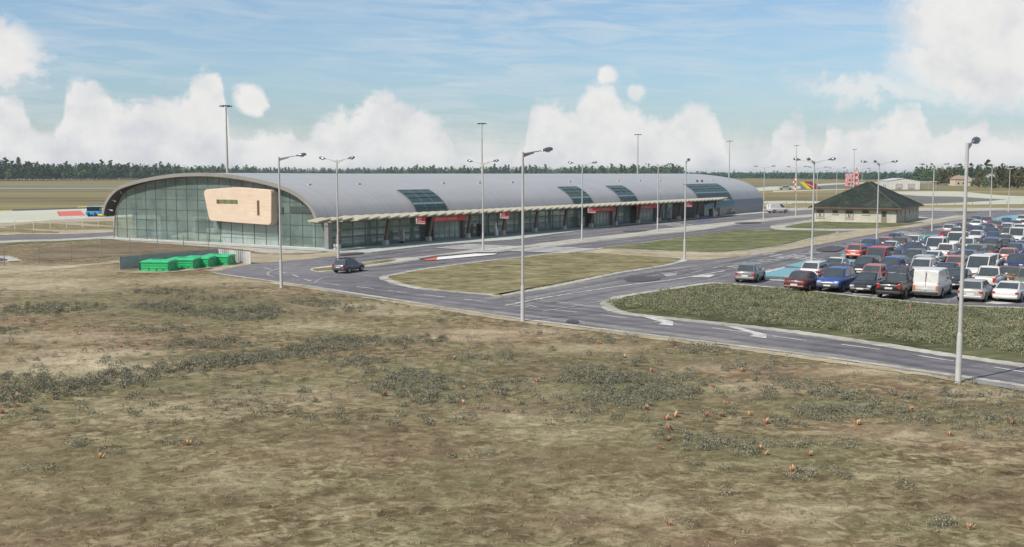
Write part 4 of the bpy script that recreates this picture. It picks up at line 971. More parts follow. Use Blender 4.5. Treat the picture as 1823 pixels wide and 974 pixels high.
# ------------------------------------------------------------------ house with the pyramid roof
def build_house():
    d, w = (Vector((.866, -.5)), Vector((.5, .866)))          # along the front, along the side
    c = Vector((67.4, 185.8)); Wd, Ln = 14.6, 22.0
    hz = math.atan2(d.y, d.x); o = c - d * Wd
    hs = empty('pyramid_roof_house', (o.x, o.y, 0), hz); tag(hs, 'low cream rendered house under a dark mossy pyramid roof', 'house')
    CR = m_patch('cream_render', [(0.34, 0.33, 0.27), (0.43, 0.42, 0.35), (0.48, 0.465, 0.39), (0.55, 0.535, 0.46)], .4, 2.5, (1, 1, 1), .9, .2)
    mb = MB(); mb.bx(0, Wd, 0, Ln, 0, 2.62); mb.build('wall', CR, hs)
    RF = m_patch('mossy_roof_tiles', [(0.013, 0.018, 0.014), (0.024, 0.031, 0.024), (0.039, 0.048, 0.037), (0.074, 0.086, 0.067)], .35, 2.2, (1, 1, 1), .9, .7)
    e = .75; mb = MB()
    A = [(-e, -e, 2.58), (Wd + e, -e, 2.58), (Wd + e, Ln + e, 2.58), (-e, Ln + e, 2.58)]
    B = [(Wd / 2 + .1, Ln / 2 - 1.0, 7.15), (Wd / 2 + .1, Ln / 2 + 1.6, 7.15)]
    mb.add(A + B, [(0, 1, 4), (1, 2, 5, 4), (2, 3, 5), (3, 0, 4, 5), (3, 2, 1, 0)]); rf = mb.build('roof', RF, hs)
    mb = MB()
    for p, q in ((0, 1), (1, 2), (2, 3), (3, 0)): mb.beam(Vector(A[p]) + Vector((0, 0, -.02)), Vector(A[q]) + Vector((0, 0, -.02)), .14, .2)
    mb.build('gutter', mat('rusty_gutter', (0.145, 0.075, 0.048), .6), rf)
    mb = MB()
    for p, q in ((A[1], B[0]), (A[0], B[0]), (A[2], B[1])): mb.tube([Vector(p) + Vector((0, 0, .03)), Vector(q) + Vector((0, 0, .03))], .09, 6)
    mb.build('ridge_tiles', mat('ridge_tile', (0.062, 0.062, 0.047), .9, var=.3), rf)
    FR = mat('brown_window_frame', (0.22, 0.175, 0.135), .6); PN = mat('window_pane', (0.055, 0.055, 0.055), .12)
    def win(x0, x1, z0, z1, side=0, door=False):
        mb = MB()
        if side == 0:
            mb.bx(x0, x1, -.06, .02, z0, z1); w_ = mb.build('door' if door else 'window', FR, hs)
            mb = MB(); mb.bx(x0 + .12, x1 - .12, -.075, -.061, (z0 + z1) / 2 if door else z0 + .1, z1 - .12)
        else:
            mb.bx(Wd - .02, Wd + .06, x0, x1, z0, z1); w_ = mb.build('door' if door else 'window', FR, hs)
            mb = MB(); mb.bx(Wd + .061, Wd + .075, x0 + .12, x1 - .12, (z0 + z1) / 2 if door else z0 + .1, z1 - .12)
        mb.build('pane', PN, w_)
        if not door and side == 0 and z1 - z0 > .8:
            mb = MB(); mb.bx((x0 + x1) / 2 - .05, (x0 + x1) / 2 + .05, -.09, -.076, z0 + .1, z0 + .8); mb.bx(x0 + .12, x0 + .5, -.09, -.076, z0 + .1, z0 + .7); mb.bx(x1 - .5, x1 - .12, -.09, -.076, z0 + .1, z0 + .7)
            mb.build('glazing_bar', mat('pale_glazing_bar', (.42, .40, .34), .6), w_)
        if side == 0 and not door:
            mb = MB(); mb.bx(x0 - .12, x1 + .12, -.14, -.0605, z0 - .12, z0 - .001); mb.build('sill', mat('pale_sill', (.50, .48, .42), .8), w_)
    win(.55, 1.95, .85, 2.2); win(3.4, 4.4, 1.5, 2.15); win(5.7, 7.1, .8, 2.2); win(8.6, 9.8, 1.55, 2.25); win(11.9, 12.8, .1, 2.15, 0, True)
    for y0, y1, dz in ((3.0, 3.9, False), (7.2, 8.2, True), (11.5, 12.5, False), (15.5, 16.5, False), (19, 20, False)): win(y0, y1, .1 if dz else 1.3, 2.1, 1, dz)
    for vx in (.08, Wd - .08):
        mb = MB(); mb.tube([(vx, -.12, 0), (vx, -.12, 2.5)], .06, 6); mb.build('downpipe', mat('dark_downpipe', (.10, .085, .075), .6), hs)
build_house()

# ------------------------------------------------------------------ hangar, chequered tower, far houses
def build_hangar():
    p = at_dist(1583, 585); hz = R(-8)
    h = empty('white_hangar', (p.x, p.y, 0), hz); tag(h, 'white metal hangar with two shutter doors beyond the airfield road', 'hangar')
    HW = m_corrugated('hangar_sheet', (0.62, 0.61, 0.58), 0.8, 0); W_, L_ = 16.4, 30
    mb = MB(); mb.bx(0, W_, 0, L_, 0, 4.75); mb.add([(0, 0, 4.75), (W_, 0, 4.75), (W_ * .5, 0, 6.1), (0, L_, 4.75), (W_, L_, 4.75), (W_ * .5, L_, 6.1)], [(0, 1, 2), (5, 4, 3)]); mb.build('wall', HW, h)
    mb = MB(); mb.add([(-.3, -.3, 4.74), (W_ * .5, -.3, 6.16), (W_ + .3, -.3, 4.74), (-.3, L_ + .3, 4.74), (W_ * .5, L_ + .3, 6.16), (W_ + .3, L_ + .3, 4.74)], [(0, 1, 4, 3), (1, 2, 5, 4)]); mb.build('roof', mat('hangar_roof', (.50, .49, .47), .5, var=.06), h)
    for x in (4.0, 10.4):
        mb = MB(); mb.bx(x, x + 2.9, -.08, .02, 0, 2.9); d = mb.build('shutter_door', mat('shutter', (.40, .39, .37), .5), h)
        mb = MB(); mb.bx(x - .25, x, -.12, .02, 0, 3.1); mb.bx(x + 2.9, x + 3.15, -.12, .02, 0, 3.1); mb.bx(x, x + 2.9, -.12, -.001, 2.9, 3.1); mb.build('door_frame', mat('shutter_frame', (.27, .265, .255), .5), d)
        mb = MB(); mb.bx(x + .3, x + 2.6, -.1, -.081, 0.1, .9); mb.build('lower_panel', mat('shutter_dark', (.22, .22, .215), .5), d)
    for y in (8, 12.5):
        mb = MB(); mb.bx(-.06, .02, y, y + 1.6, .9, 2.6); mb.build('window', mat('hangar_window', (.18, .18, .17), .3), h)
    mb = MB(); mb.bx(W_ + .4, W_ + 9.5, 2, 8, 4.2, 4.5); mb.build('side_awning', mat('awning', (.50, .49, .47), .6), h)
    mb = MB()
    for x in (W_ + 1, W_ + 5, W_ + 9): mb.tube([(x, 2.3, 0), (x, 2.3, 4.2)], .09, 6)
    mb.build('awning_post', GALV, h)
build_hangar()
def build_tower():
    p = at_dist(1508, 567); hz = R(-6)
    t = empty('chequered_tower', (p.x, p.y, 0), hz); tag(t, 'red and white chequered airfield tower with blue railing on top', 'tower')
    CK = m_checker('red_white_check', (0.55, 0.035, 0.05), (0.62, 0.56, 0.54), 1 / 1.45)
    mb = MB(); mb.bx(0.02, 4.3, 0, 4.2, 2.0, 8.7); mb.build('cabin', CK, t)
    mb = MB(); mb.bx(4.303, 6.15, .4, 4, 1.2, 10.5); mb.build('stair_shaft', CK, t)
    for x, z in ((1.2, 3.2), (3.0, 3.2), (1.6, 5.2), (3.1, 5.3), (3.1, 7.4)):
        mb = MB(); mb.bx(x - .42, x + .42, -.05, .02, z - .4, z + .4); mb.build('window', PN2, t)
    mb = MB()
    for x, y in ((.2, .2), (4.1, .2), (.2, 4), (4.1, 4)): mb.bx(x - .15, x + .15, y - .15, y + .15, 0, 2.0)
    mb.build('leg', mat('tower_leg', (.45, .08, .08), .6), t)
    mb = MB()
    for z in (9.2, 9.7): mb.beam((0, 0, z), (4.3, 0, z), .07, .07); mb.beam((0, 0, z), (0, 4.2, z), .07, .07)
    for x in (0, 1.4, 2.8, 4.25): mb.beam((x, 0, 8.7), (x, 0, 9.75), .07, .07)
    mb.build('railing', mat('blue_railing', (.14, .40, .50), .5), t)
    mb = MB(); mb.tube([(5.2, 2, 10.5), (5.2, 2, 12.6)], .05, 5); mb.build('aerial', GREYM, t)
PN2 = mat('tower_window', (0.03, 0.03, 0.035), .2)
build_tower()
def far_house(u, d, w, hgt, wall, roof, label, rz=0.0):
    p = at_dist(u, d); h = empty('far_house', (p.x, p.y, 0), rz); tag(h, label, 'house', 'houses among the trees')
    mb = MB(); mb.bx(-w / 2, w / 2, 0, 9, 0, hgt); mb.build('wall', wall, h)
    mb = MB(); mb.add([(-w / 2 - .5, -.5, hgt), (w / 2 + .5, -.5, hgt), (w / 2 + .5, 9.5, hgt), (-w / 2 - .5, 9.5, hgt), (-w / 2 + 1.5, 4.5, hgt + 2.6), (w / 2 - 1.5, 4.5, hgt + 2.6)], [(0, 1, 5, 4), (1, 2, 5), (2, 3, 4, 5), (3, 0, 4)]); mb.build('roof', roof, h)
    for x in (-w * .3, 0, w * .3):
        mb = MB(); mb.bx(x - .6, x + .6, -.06, .02, 1.0, 2.4); mb.build('window', PN2, h)
FW = mat('far_house_wall', (.50, .43, .33), .8); FR_ = mat('far_house_roof', (.30, .20, .15), .8); FW2 = mat('far_house_pale', (.52, .49, .43), .8); FR2 = mat('far_house_grey_roof', (.27, .26, .25), .8)
far_house(1716, 760, 12, 4.6, FW, FR_, 'peach house with tan roof standing between the trees')
far_house(1738, 745, 9, 3.0, FW, FR2, 'low pale house with grey roof beside the peach house')
far_house(1757, 740, 7, 3.2, FW2, FR_, 'small cream house half hidden by dark trees')
far_house(1774, 700, 8, 6.0, mat('far_grey_wall', (.22, .21, .21), .8), FR2, 'grey house between the tallest trees')
far_house(1707, 790, 8, 5.0, FW2, FR2, 'white gabled house behind the near edge of the trees')

# ------------------------------------------------------------------ lamps and masts
def lamp_head(parent, base, direc, size=1.0):
    """cobra-head lantern at the end of its arm"""
    d = Vector((direc[0], direc[1], 0)).normalized(); s = Vector((-d.y, d.x, 0)); b = Vector(base)
    mb = MB(); nu, vs, fs = 8, [], []
    prof = [(0.0, .05, .05), (.12, .10, .10), (.3, .16, .15), (.52, .19, .17), (.70, .16, .14), (.78, .05, .05)]
    for (x, w, hh) in prof:
        for k in range(nu):
            q = 2 * math.pi * k / nu; zz = math.sin(q); zz = zz if zz > 0 else zz * .45
            p = b + d * x * size + s * math.cos(q) * w * size + Vector((0, 0, (zz * hh + x * .12) * size)); vs.append(p)
    for i in range(len(prof) - 1):
        for k in range(nu): fs.append((i * nu + k, i * nu + (k + 1) % nu, (i + 1) * nu + (k + 1) % nu, (i + 1) * nu + k))
    fs += [tuple(range(nu))[::-1], tuple(len(vs) - nu + k for k in range(nu))]
    mb.add(vs, fs, True); hd = mb.build('lantern', LAMPM, parent)
    mb = MB(); c = b + d * .45 * size + Vector((0, 0, -.02 * size)); mb.ellipsoid(c, (.16 * size, .16 * size, .07 * size), 8, 5); mb.build('lens', LENS, hd)

def make_lamp(arms, height=9.95, arm=1.45):
    t = empty('street_lamp')
    mb = MB(); mb.tube([(0, 0, 0), (0, 0, .06), (0, 0, 1.95), (0, 0, 2.05), (0, 0, 2.12)], [.145, .125, .115, .105, .082], 12); mb.build('lamp_base', GALV, t)
    mb = MB(); mb.tube([(0, 0, 2.1), (0, 0, height)], [.082, .068], 12); mb.build('pole', GALV, t)
    for a in arms:
        d = Vector((math.cos(a), math.sin(a), 0))
        mb = MB(); mb.beam(d * .05 + Vector((0, 0, height - .24)), d * .75 + Vector((0, 0, height - .02)), .07, .12)
        mb.tube([d * .05 + Vector((0, 0, height - .12)), d * .7 + Vector((0, 0, height + .0)), d * arm + Vector((0, 0, height + .09))], [.05, .035, .026], 8); mb.build('arm', GREYM if len(arms) == 1 else GALV, t)
        lamp_head(t, d * arm + Vector((0, 0, height + .08)), d)
    return t
lam1 = make_lamp([0.0], arm=1.30); lam2 = make_lamp([0.0, math.pi], arm=1.35); lam3 = make_lamp([0.0, math.pi, -math.pi / 2], arm=1.35)
bpy.context.view_layer.update()
def place_lamp(proto, first, uv=None, rz=0.0, label='', group='', pt=None):
    o = proto if first else copy_tree(proto)
    p = G(*uv) if uv else pt
    o.location = (p.x, p.y, 0); o.rotation_euler = (0, 0, rz); tag(o, label, 'street lamp', group)
g1, g2, g3 = 'single-arm lamps along the roads', 'double-arm lamps on the median', 'three-arm lamps along the car park'
for i, (uv, dx, dy, lb) in enumerate([((1705.5, 681), .55, .83, 'tall single-arm lamp at the near road edge, in front of the car park shrubs'), ((930.5, 572), .85, .52, 'tall single-arm lamp at the near road edge, facing the junction'), ((501, 512), 1, .05, 'tall single-arm lamp at the road bend in front of the glazed gable'), ((1218.5, 463), .3, .95, 'single-arm lamp on the corner of the dry grass island by the sandy path')]):
    place_lamp(lam1, i == 0, uv, math.atan2(dy, dx), lb, g1)
rzb = math.atan2(BX.y, BX.x)
for i, (uv, pt, lb) in enumerate([((602.5, 478), None, 'double-arm lamp behind the grey minibus on the tip of the median'), ((860, 447.5), None, 'double-arm lamp on the median opposite the first entrance'), ((1036, 428.8), None, 'double-arm lamp on the median opposite the middle entrance'), ((1170.5, 412.6), None, 'double-arm lamp on the median opposite the third entrance'), ((1359, 390.7), None, 'double-arm lamp at the far end of the terminal'), ((1416.5, 385.5), None, 'double-arm lamp left of the pyramid-roof house, nearer the terminal'), ((1453.5, 381), None, 'double-arm lamp right at the left eave of the pyramid-roof house'), (None, at_dist(1490, 262), 'double-arm lamp half hidden behind the left roof slope of the house'), (None, at_dist(1535, 300), 'double-arm lamp behind the right slope of the pyramid roof')]):
    place_lamp(lam2, i == 0, uv, rzb, lb, g2, pt)
for i, (uv, pt, lb) in enumerate([((1445, 464.5), None, 'three-arm lamp nearest the shrub bed, beside the cyan bays'), (None, at_dist(1564.5, 126), 'three-arm lamp among cars in front of the pyramid-roof house'), ((1659, 412), None, 'three-arm lamp right of the house at the car park edge'), (None, at_dist(1722.6, 176), 'three-arm lamp behind the car park, just right of the nearest lamp post'), (None, at_dist(1766, 185), 'three-arm lamp behind the car park below the tallest trees'), (None, at_dist(1798, 240), 'three-arm lamp far behind the car park, farthest right')]):
    place_lamp(lam3, i == 0, uv, rzb, lb, g3, pt)

def make_mast():
    t = empty('floodlight_mast')
    mb = MB(); mb.tube([(0, 0, 0), (0, 0, 21.2)], [.30, .13], 10); mb.build('pole', GALV, t)
    mb = MB(); n = 12
    mb.tube([(.8 * math.cos(2 * math.pi * k / n), .8 * math.sin(2 * math.pi * k / n), 21.3) for k in range(n + 1)], .05, 6)
    for k in range(4): mb.beam((0, 0, 21.2), (.8 * math.cos(k * math.pi / 2), .8 * math.sin(k * math.pi / 2), 21.3), .06, .06)
    mb.build('head_ring', DARKM, t)
    for k in range(6):
        a = k * math.pi / 3 + .3; mb = MB(); mb.box((1.0 * math.cos(a), 1.0 * math.sin(a), 21.2), (.3, .42, .22), a); mb.build('floodlight', DARKM, t)
    return t
mast = make_mast(); bpy.context.view_layer.update()
for i, (u, d, lb) in enumerate([(405, 200, 'tallest floodlight mast, rising behind the arched end of the terminal'), (858, 270, 'floodlight mast rising behind the middle of the terminal roof'), (1135, 346, 'floodlight mast rising behind the far half of the terminal roof'), (1298, 416, 'thin floodlight mast just beyond the far end of the roof'), (1417, 481, 'distant floodlight mast with a red and white striped foot'), (1520, 558, 'most distant floodlight mast above the chequered tower')]):
    o = mast if i == 0 else copy_tree(mast); p = at_dist(u, d)
    o.location = (p.x, p.y, 0); tag(o, lb, 'light mast', 'floodlight masts along the apron')
    if i == 4:
        mb = MB(); mb.tube([(0, 0, 0), (0, 0, 7)], .42, 10); mb.build('striped_foot', m_stripes('red_white_stripes', (.5, .05, .05), (.6, .57, .55), 2.2), o)
        mb = MB(); mb.ellipsoid((-.9, 0, 4.6), (.5, .5, .5), 10, 7); mb.tube([(-.9, 0, 4.6), (0, 0, 4.6)], .08, 6); mb.build('yellow_beacon', mat('yellow_beacon', (.6, .5, .2), .5), o)

# ------------------------------------------------------------------ fences
def wire_fence(name, pts, post_h, post_r, n_wires, label, m=GREYM, wire_r=.008, spacing=None):
    w = [Vector((p[0], p[1])) for p in pts]
    if spacing:
        q = [w[0]]
        for a, b in zip(w, w[1:]):
            k = max(1, round((b - a).length / spacing))
            q += [a.lerp(b, j / k) for j in range(1, k + 1)]
        w = q
    f = empty(name, (w[0].x, w[0].y, 0)); tag(f, label, 'fence'); o = w[0]
    for p in w:
        mb = MB(); mb.tube([(p.x - o.x, p.y - o.y, 0), (p.x - o.x, p.y - o.y, post_h)], post_r * 1.35, 6); mb.build('post', m, f)
    mb = MB()
    for k in range(n_wires):
        z = post_h * (.08 + .9 * k / max(1, n_wires - 1))
        for a, b in zip(w, w[1:]): mb.beam((a.x - o.x, a.y - o.y, z), (b.x - o.x, b.y - o.y, z), wire_r * 2, wire_r * 2)
    mb.build('wire_mesh', m, f)
wire_fence('wire_fence', [G(u, v) for u, v in [(-60, 477.5), (8, 473), (70, 469), (127, 465.5), (181.5, 459.5), (232, 456), (281, 451.5), (327, 449.5), (371, 447)]], 1.95, .028, 9, 'thin wire mesh fence on grey posts behind the corrugated screen', wire_r=.005)
wire_fence('wire_fence', [G(-150, 415), G(60, 409), G(203, 404)], 1.6, .035, 3, 'pale post and wire fence across the brown strip by the blue tractor', WHT, .008, 2.6)
wire_fence('wire_fence', [G(1366, 368), G(1500, 367), G(1700, 366.5), G(1823, 366), G(2000, 366)], 1.3, .05, 2, 'low post fence along the taxiway behind the house', GREYM, .012, 5.0)

def build_screen():
    p0, p1, p2 = Vector((-35.4, 95.6)), Vector((-29.3, 105.5)), Vector((-25.1, 101.8))
    for (a, b, m, lab) in ((p0, p1, m_corrugated('grey_corrugated', (.36, .36, .40), .30), 'grey corrugated metal screen behind the green containers'), (p1, p2, m_corrugated('white_corrugated', (.56, .54, .53), .34), 'white corrugated metal screen at the right end of the containers')):
        d = b - a; s = empty('corrugated_screen', (a.x, a.y, 0), math.atan2(d.y, d.x)); tag(s, lab, 'screen fence')
        L = d.length; n = int(L / .075); mb = MB(); vs = []
        for i in range(n + 1):
            x = L * i / n; y = .045 * max(-1, min(1, 1.6 * math.sin(2 * math.pi * x / .30)))
            vs += [(x, y, .05), (x, y, 1.22), (x, y + .012, .05), (x, y + .012, 1.22)]
        fs = []
        for i in range(n):
            o = 4 * i; fs += [(o, o + 4, o + 5, o + 1), (o + 2, o + 3, o + 7, o + 6), (o + 1, o + 5, o + 7, o + 3), (o, o + 2, o + 6, o + 4)]
        mb.add(vs, fs); mb.build('sheet', m, s)
        mb = MB()
        for k in range(int(L / 2.2) + 1): mb.bx(k * 2.2 + .02, k * 2.2 + .09, .07, .14, 0, 1.28)
        mb.build('post', GREYM, s)
        if a is p0:
            mb = MB(); mb.beam((.3, .9, .02), (.3, .12, 1.0), .05, .05); mb.build('brace', GREYM, s)
build_screen()
GRN = mat('green_tarpaulin', (0.030, 0.44, 0.155), .45, 0, .12, 1.5, .1); GRND = mat('green_flap', (0.020, 0.30, 0.105), .5, 0, .15, 1.5)
def make_container():
    t = empty('covered_container'); w, dp, h = 2.72, 2.25, .92
    mb = MB(); mb.bx(0.06, w - .06, .05, dp - .05, .10, h - .1); mb.build('body', GRN, t, .02)
    mb = MB()
    P = [(0, 0, h - .1), (w, 0, h - .1), (w, dp, h - .1), (0, dp, h - .1), (.15, .35, h + .02), (w - .1, .3, h + .0), (w - .12, dp - .3, h + .05), (.2, dp - .3, h + .07), (w * .45, dp * .55, h + .04)]
    mb.add(P, [(0, 1, 5, 4), (1, 2, 6, 5), (2, 3, 7, 6), (3, 0, 4, 7), (4, 5, 8), (5, 6, 8), (6, 7, 8), (7, 4, 8), (3, 2, 1, 0)]); lid = mb.build('cover', GRN, t)
    mb = MB(); mb.bx(.7, 1.5, dp * .5, dp * .62, h + .035, h + .075); mb.build('fold', GRND, lid)
    mb = MB()
    for z in (.3, .52, .72): mb.bx(.05, w - .05, .02, .049, z, z + .035)
    mb.build('rib', GRND, t)
    mb = MB(); mb.beam((w - .02, .1, .06), (w - .02, dp * .42, h - .12), .06, .06); mb.beam((w - .02, dp * .98, .06), (w - .02, dp * .6, h - .12), .06, .06); mb.build('brace', mat('brace_metal', (.33, .36, .31), .6), t)
    mb = MB(); mb.bx(-.12, w + .05, -.12, dp, .01, .10); mb.build('skid', mat('green_skid', (.10, .36, .18), .6, var=.2), t)
    mb = MB()
    for x in (.9, 1.6, 2.2): mb.bx(x - .02, x + .02, -.03, .019, .1, .28)
    mb.bx(.02, .08, -.03, .019, .1, h - .12); mb.build('strap', DARKM, t)
    return t
ct = make_container(); bpy.context.view_layer.update()
for i, ((u, v), lb) in enumerate([((300, 484), 'nearest green covered container, in front of the grey corrugated screen'), ((344.5, 479.5), 'second green covered container from the near end of its row'), ((371.5, 476.5), 'third green covered container from the near end of its row'), ((406, 473), 'farthest green covered container, beside the white corrugated screen')]):
    o = ct if i == 0 else copy_tree(ct); p = G(u, v); rz = R(-6)
    o.rotation_euler = (0, 0, rz); o.location = (p.x - math.cos(rz) * 2.72, p.y - math.sin(rz) * 2.72, 0); tag(o, lb, 'container', 'green covered containers by the road bend')

# ------------------------------------------------------------------ cars
PAINT = m_paint()
CGL = mat('car_glass', (0.050, 0.060, 0.062), .08, 0, .2, 1, spec=.7)
TYRE = mat('tyre', (0.02, 0.02, 0.02), .85, 0, .2, 4); RIM = mat('wheel_rim', (0.34, 0.34, 0.33), .35, .7, .1, 3)
TAIL = mat('tail_lamp', (0.38, 0.022, 0.018), .2, 0, .1, 3); TAILO = mat('orange_tail_lamp', (.55, .17, .06), .25, 0, .1, 3)
HEADL = mat('head_lamp', (0.62, 0.66, 0.68), .1, .2, .05, 3); PLATE = mat('number_plate', (0.60, 0.59, 0.56), .5); TRIMB = mat('black_plastic', (0.028, 0.028, 0.028), .6); CHROME = mat('chrome_grille', (0.5, 0.5, 0.5), .2, .8)

def make_car(kind):
    """forward is +x; origin on the ground under the middle"""
    P = dict(
        sedan=dict(L=4.5, W=1.76, H=1.43, deck=[(-1, .80), (-.93, .96), (-.62, .97), (-.3, .95), (.3, .93), (.45, .92), (.80, .80), (.95, .68), (1, .55)], cab=(-.66, -.36, .08, .47)),
        coupe=dict(L=4.4, W=1.80, H=1.30, deck=[(-1, .78), (-.95, .90), (-.72, .90), (-.3, .86), (.3, .83), (.42, .82), (.80, .70), (.95, .60), (1, .5)], cab=(-.78, -.28, .06, .42)),
        hatch=dict(L=4.0, W=1.74, H=1.48, deck=[(-1, .72), (-.97, .95), (-.6, .98), (0, .95), (.45, .93), (.82, .82), (.96, .70), (1, .55)], cab=(-.97, -.74, .12, .55)),
        suv=dict(L=4.6, W=1.86, H=1.68, deck=[(-1, .80), (-.98, 1.08), (-.5, 1.08), (0, 1.06), (.45, 1.05), (.84, .97), (.96, .84), (1, .65)], cab=(-.98, -.80, .12, .50)),
        pickup=dict(L=5.1, W=1.86, H=1.75, deck=[(-1, .95), (-.99, 1.08), (-.5, 1.08), (0, 1.06), (.45, 1.05), (.84, .98), (.96, .86), (1, .66)], cab=(-.18, -.12, .16, .46)),
        van=dict(L=4.8, W=1.92, H=2.02, deck=[(-1, 1.1), (-.99, 1.15), (-.5, 1.15), (0, 1.14), (.5, 1.12), (.74, 1.06), (.92, .88), (1, .6)], cab=(-.985, -.95, .30, .66)),
        mpv=dict(L=4.8, W=1.90, H=1.95, deck=[(-1, 1.0), (-.99, 1.10), (-.5, 1.08), (0, 1.06), (.5, 1.04), (.76, .97), (.93, .82), (1, .6)], cab=(-.985, -.92, .28, .70)),
    )[kind]
    L2, W2, Hh = P['L'] / 2, P['W'] / 2, P['H']; big = kind in ('van', 'mpv'); tall = kind in ('suv', 'pickup')
    t = empty('parked_' + {'suv': 'off_roader', 'mpv': 'minibus', 'hatch': 'hatchback'}.get(kind, kind)); gc = .30 if tall else .2
    def dk(f):
        D = P['deck']
        for (a, za), (b, zb) in zip(D, D[1:]):
            if a <= f <= b: return za + (zb - za) * (f - a) / (b - a)
        return D[-1][1]
    st = [-1, -.985, -.95, -.88, -.75, -.6, -.45, -.3, -.15, 0, .15, .3, .45, .6, .75, .86, .93, .975, 1]
    vs, fs = [], []
    for f in st:
        e = max(0.0, (abs(f) - .72) / .28); wd = W2 * (1 - .13 * e ** 2.4); z = dk(f) - .03 * (e ** 6); zb = gc + .10 * e ** 3; h_ = z - zb
        half = [(0, zb), (wd * .82, zb), (wd * .95, zb + .07), (wd, zb + h_ * .38), (wd * .985, zb + h_ * .68), (wd * .93, z - .05), (wd * .84, z), (0, z + .025)]
        ring = half + [(-y, zz) for y, zz in half[-2:0:-1]]
        vs += [(f * L2, y, zz) for y, zz in ring]
    n = len(ring)
    for i in range(len(st) - 1):
        for k in range(n):
            fs.append((i * n + k, (i + 1) * n + k, (i + 1) * n + (k + 1) % n, i * n + (k + 1) % n))
    fs += [tuple(range(n)), tuple(len(vs) - 1 - k for k in range(n))]
    mb = MB(); mb.add(vs, fs, True); body = mb.build('body', PAINT, t)
    # cabin frame with inset panes
    a, b, c, d = (q * L2 for q in P['cab']); zbelt = dk(0) - .02; zr = Hh
    wb, wt = W2 * (.92 if not big else .95), W2 * (.74 if not big else .86)
    zrb = dk(P['cab'][0]) - .03; zfb = dk(P['cab'][3]) - .03
    bot = [(a, -wb * .93, zrb), (d, -wb * .93, zfb), (d, wb * .93, zfb), (a, wb * .93, zrb)]
    mids = [((a * .5 + b * .5), -wb, zbelt)]
    top = [(b, -wt, zr - .07), (c, -wt, zr - .05), (c, wt, zr - .05), (b, wt, zr - .07)]
    V = bot + top + [((b + c) / 2, -wt, zr - .01), ((b + c) / 2, wt, zr - .01), (b + .1, 0, zr - .03), (c - .1, 0, zr - .02), ((b + c) / 2, 0, zr + .02), ((a + d) / 2, -wb, zbelt), ((a + d) / 2, wb, zbelt)]
    Fs = [(0, 13, 8, 4), (13, 1, 5, 8), (1, 2, 6, 11, 5), (14, 3, 7, 9), (2, 14, 9, 6), (3, 0, 4, 10, 7), (4, 8, 12, 10), (8, 5, 11, 12), (12, 11, 6, 9), (10, 12, 9, 7)]
    mb = MB(); mb.add(V, Fs); cab = mb.build('cabin', PAINT, t, .06 if big else .10)
    def pane(q, name, shrink=.12, out=.012, par=None):
        q = [Vector(p) for p in q]; ctr = sum(q, Vector()) / 4; nn = (q[1] - q[0]).cross(q[2] - q[0]).normalized()
        if nn.dot(ctr - Vector((0, 0, .8))) < 0: nn = -nn
        r = [ctr + (p - ctr) * (1 - shrink) + nn * out for p in q]
        mb = MB(); mb.add(r + [p - nn * .03 for p in r], [(0, 1, 2, 3), (4, 7, 6, 5), (0, 4, 5, 1), (1, 5, 6, 2), (2, 6, 7, 3), (3, 7, 4, 0)])
        return mb.build(name, CGL, par or t)
    pane([bot[1], bot[2], top[2], top[1]], 'windscreen', .09)
    if kind != 'van': pane([bot[0], bot[3], top[3], top[0]], 'rear_window', .12 if kind != 'mpv' else .2)
    for sgn in (1, -1):
        w0 = lambda x, lo: (x, sgn * (wb * .995 if lo else wt), 0)
        def side(x0f, x1f, nm):
            ax0, ax1 = a + (d - a) * x0f, a + (d - a) * x1f; bx0, bx1 = b + (c - b) * x0f, b + (c - b) * x1f
            yb = wb * (.93 + .07 * (1 - abs(2 * (x0f + x1f) / 2 - 1))); zlo = zbelt + .03
            pane([(ax0, sgn * yb, zlo), (ax1, sgn * yb, zlo), (bx1, sgn * wt, zr - .06), (bx0, sgn * wt, zr - .06)], nm, .11, .022)
        if kind == 'van': side(.70, .97, 'side_window')
        elif kind == 'pickup': side(.08, .5, 'side_window'); side(.52, .96, 'side_window')
        else: side(.10, .50, 'side_window'); side(.52, .93, 'side_window')
    # pickup bed: raised sides with an open box
    if kind == 'pickup':
        mb = MB(); x0, x1 = -L2 * .96, a - .05; z0 = dk(-.6) + .005
        mb.bx(x0, x1, -W2 * .84, -W2 * .74, z0, z0 + .10); mb.bx(x0, x1, W2 * .74, W2 * .84, z0, z0 + .10); mb.bx(x0 - .06, x0, -W2 * .84, W2 * .84, z0, z0 + .10)
        mb.build('bed_rail', PAINT, t)
        mb = MB(); mb.bx(x0 + .02, x1, -W2 * .735, W2 * .735, z0 + .022, z0 + .045); mb.build('bed_floor', TRIMB, t)
    # wheels
    wr = .36 if tall else (.34 if big else .315); bx_ = L2 * .60
    for sx in (1, -1):
        for sy in (1, -1):
            y = sy * (W2 - .10)
            mb = MB(); mb.tube([(sx * bx_, y - .115 * sy, wr), (sx * bx_, y - .09 * sy, wr), (sx * bx_, y + .105 * sy, wr), (sx * bx_, y + .125 * sy, wr)], [wr * .9, wr, wr, wr * .9], 18); wh = mb.build('wheel', TYRE, t)
            mb = MB(); mb.tube([(sx * bx_, y + .11 * sy, wr), (sx * bx_, y + .132 * sy, wr)], [wr * .66, wr * .58], 12); mb.build('rim', RIM, wh)
    mb = MB()
    for sx in (1, -1):
        for sy in (1, -1):
            vs = []; m_ = 14
            for k in range(m_ + 1):
                q = math.pi * k / m_ * 1.12 - .19
                for rr in (wr * 1.02, wr * 1.20): vs.append((sx * bx_ + rr * math.cos(q), sy * (W2 * 1.004), wr + rr * math.sin(q)))
            mb.add(vs, [(2 * k, 2 * k + 1, 2 * k + 3, 2 * k + 2) for k in range(m_)])
    mb.build('wheel_arch', TRIMB, t)
    # ends
    zt = dk(-.98); zh = dk(.95)
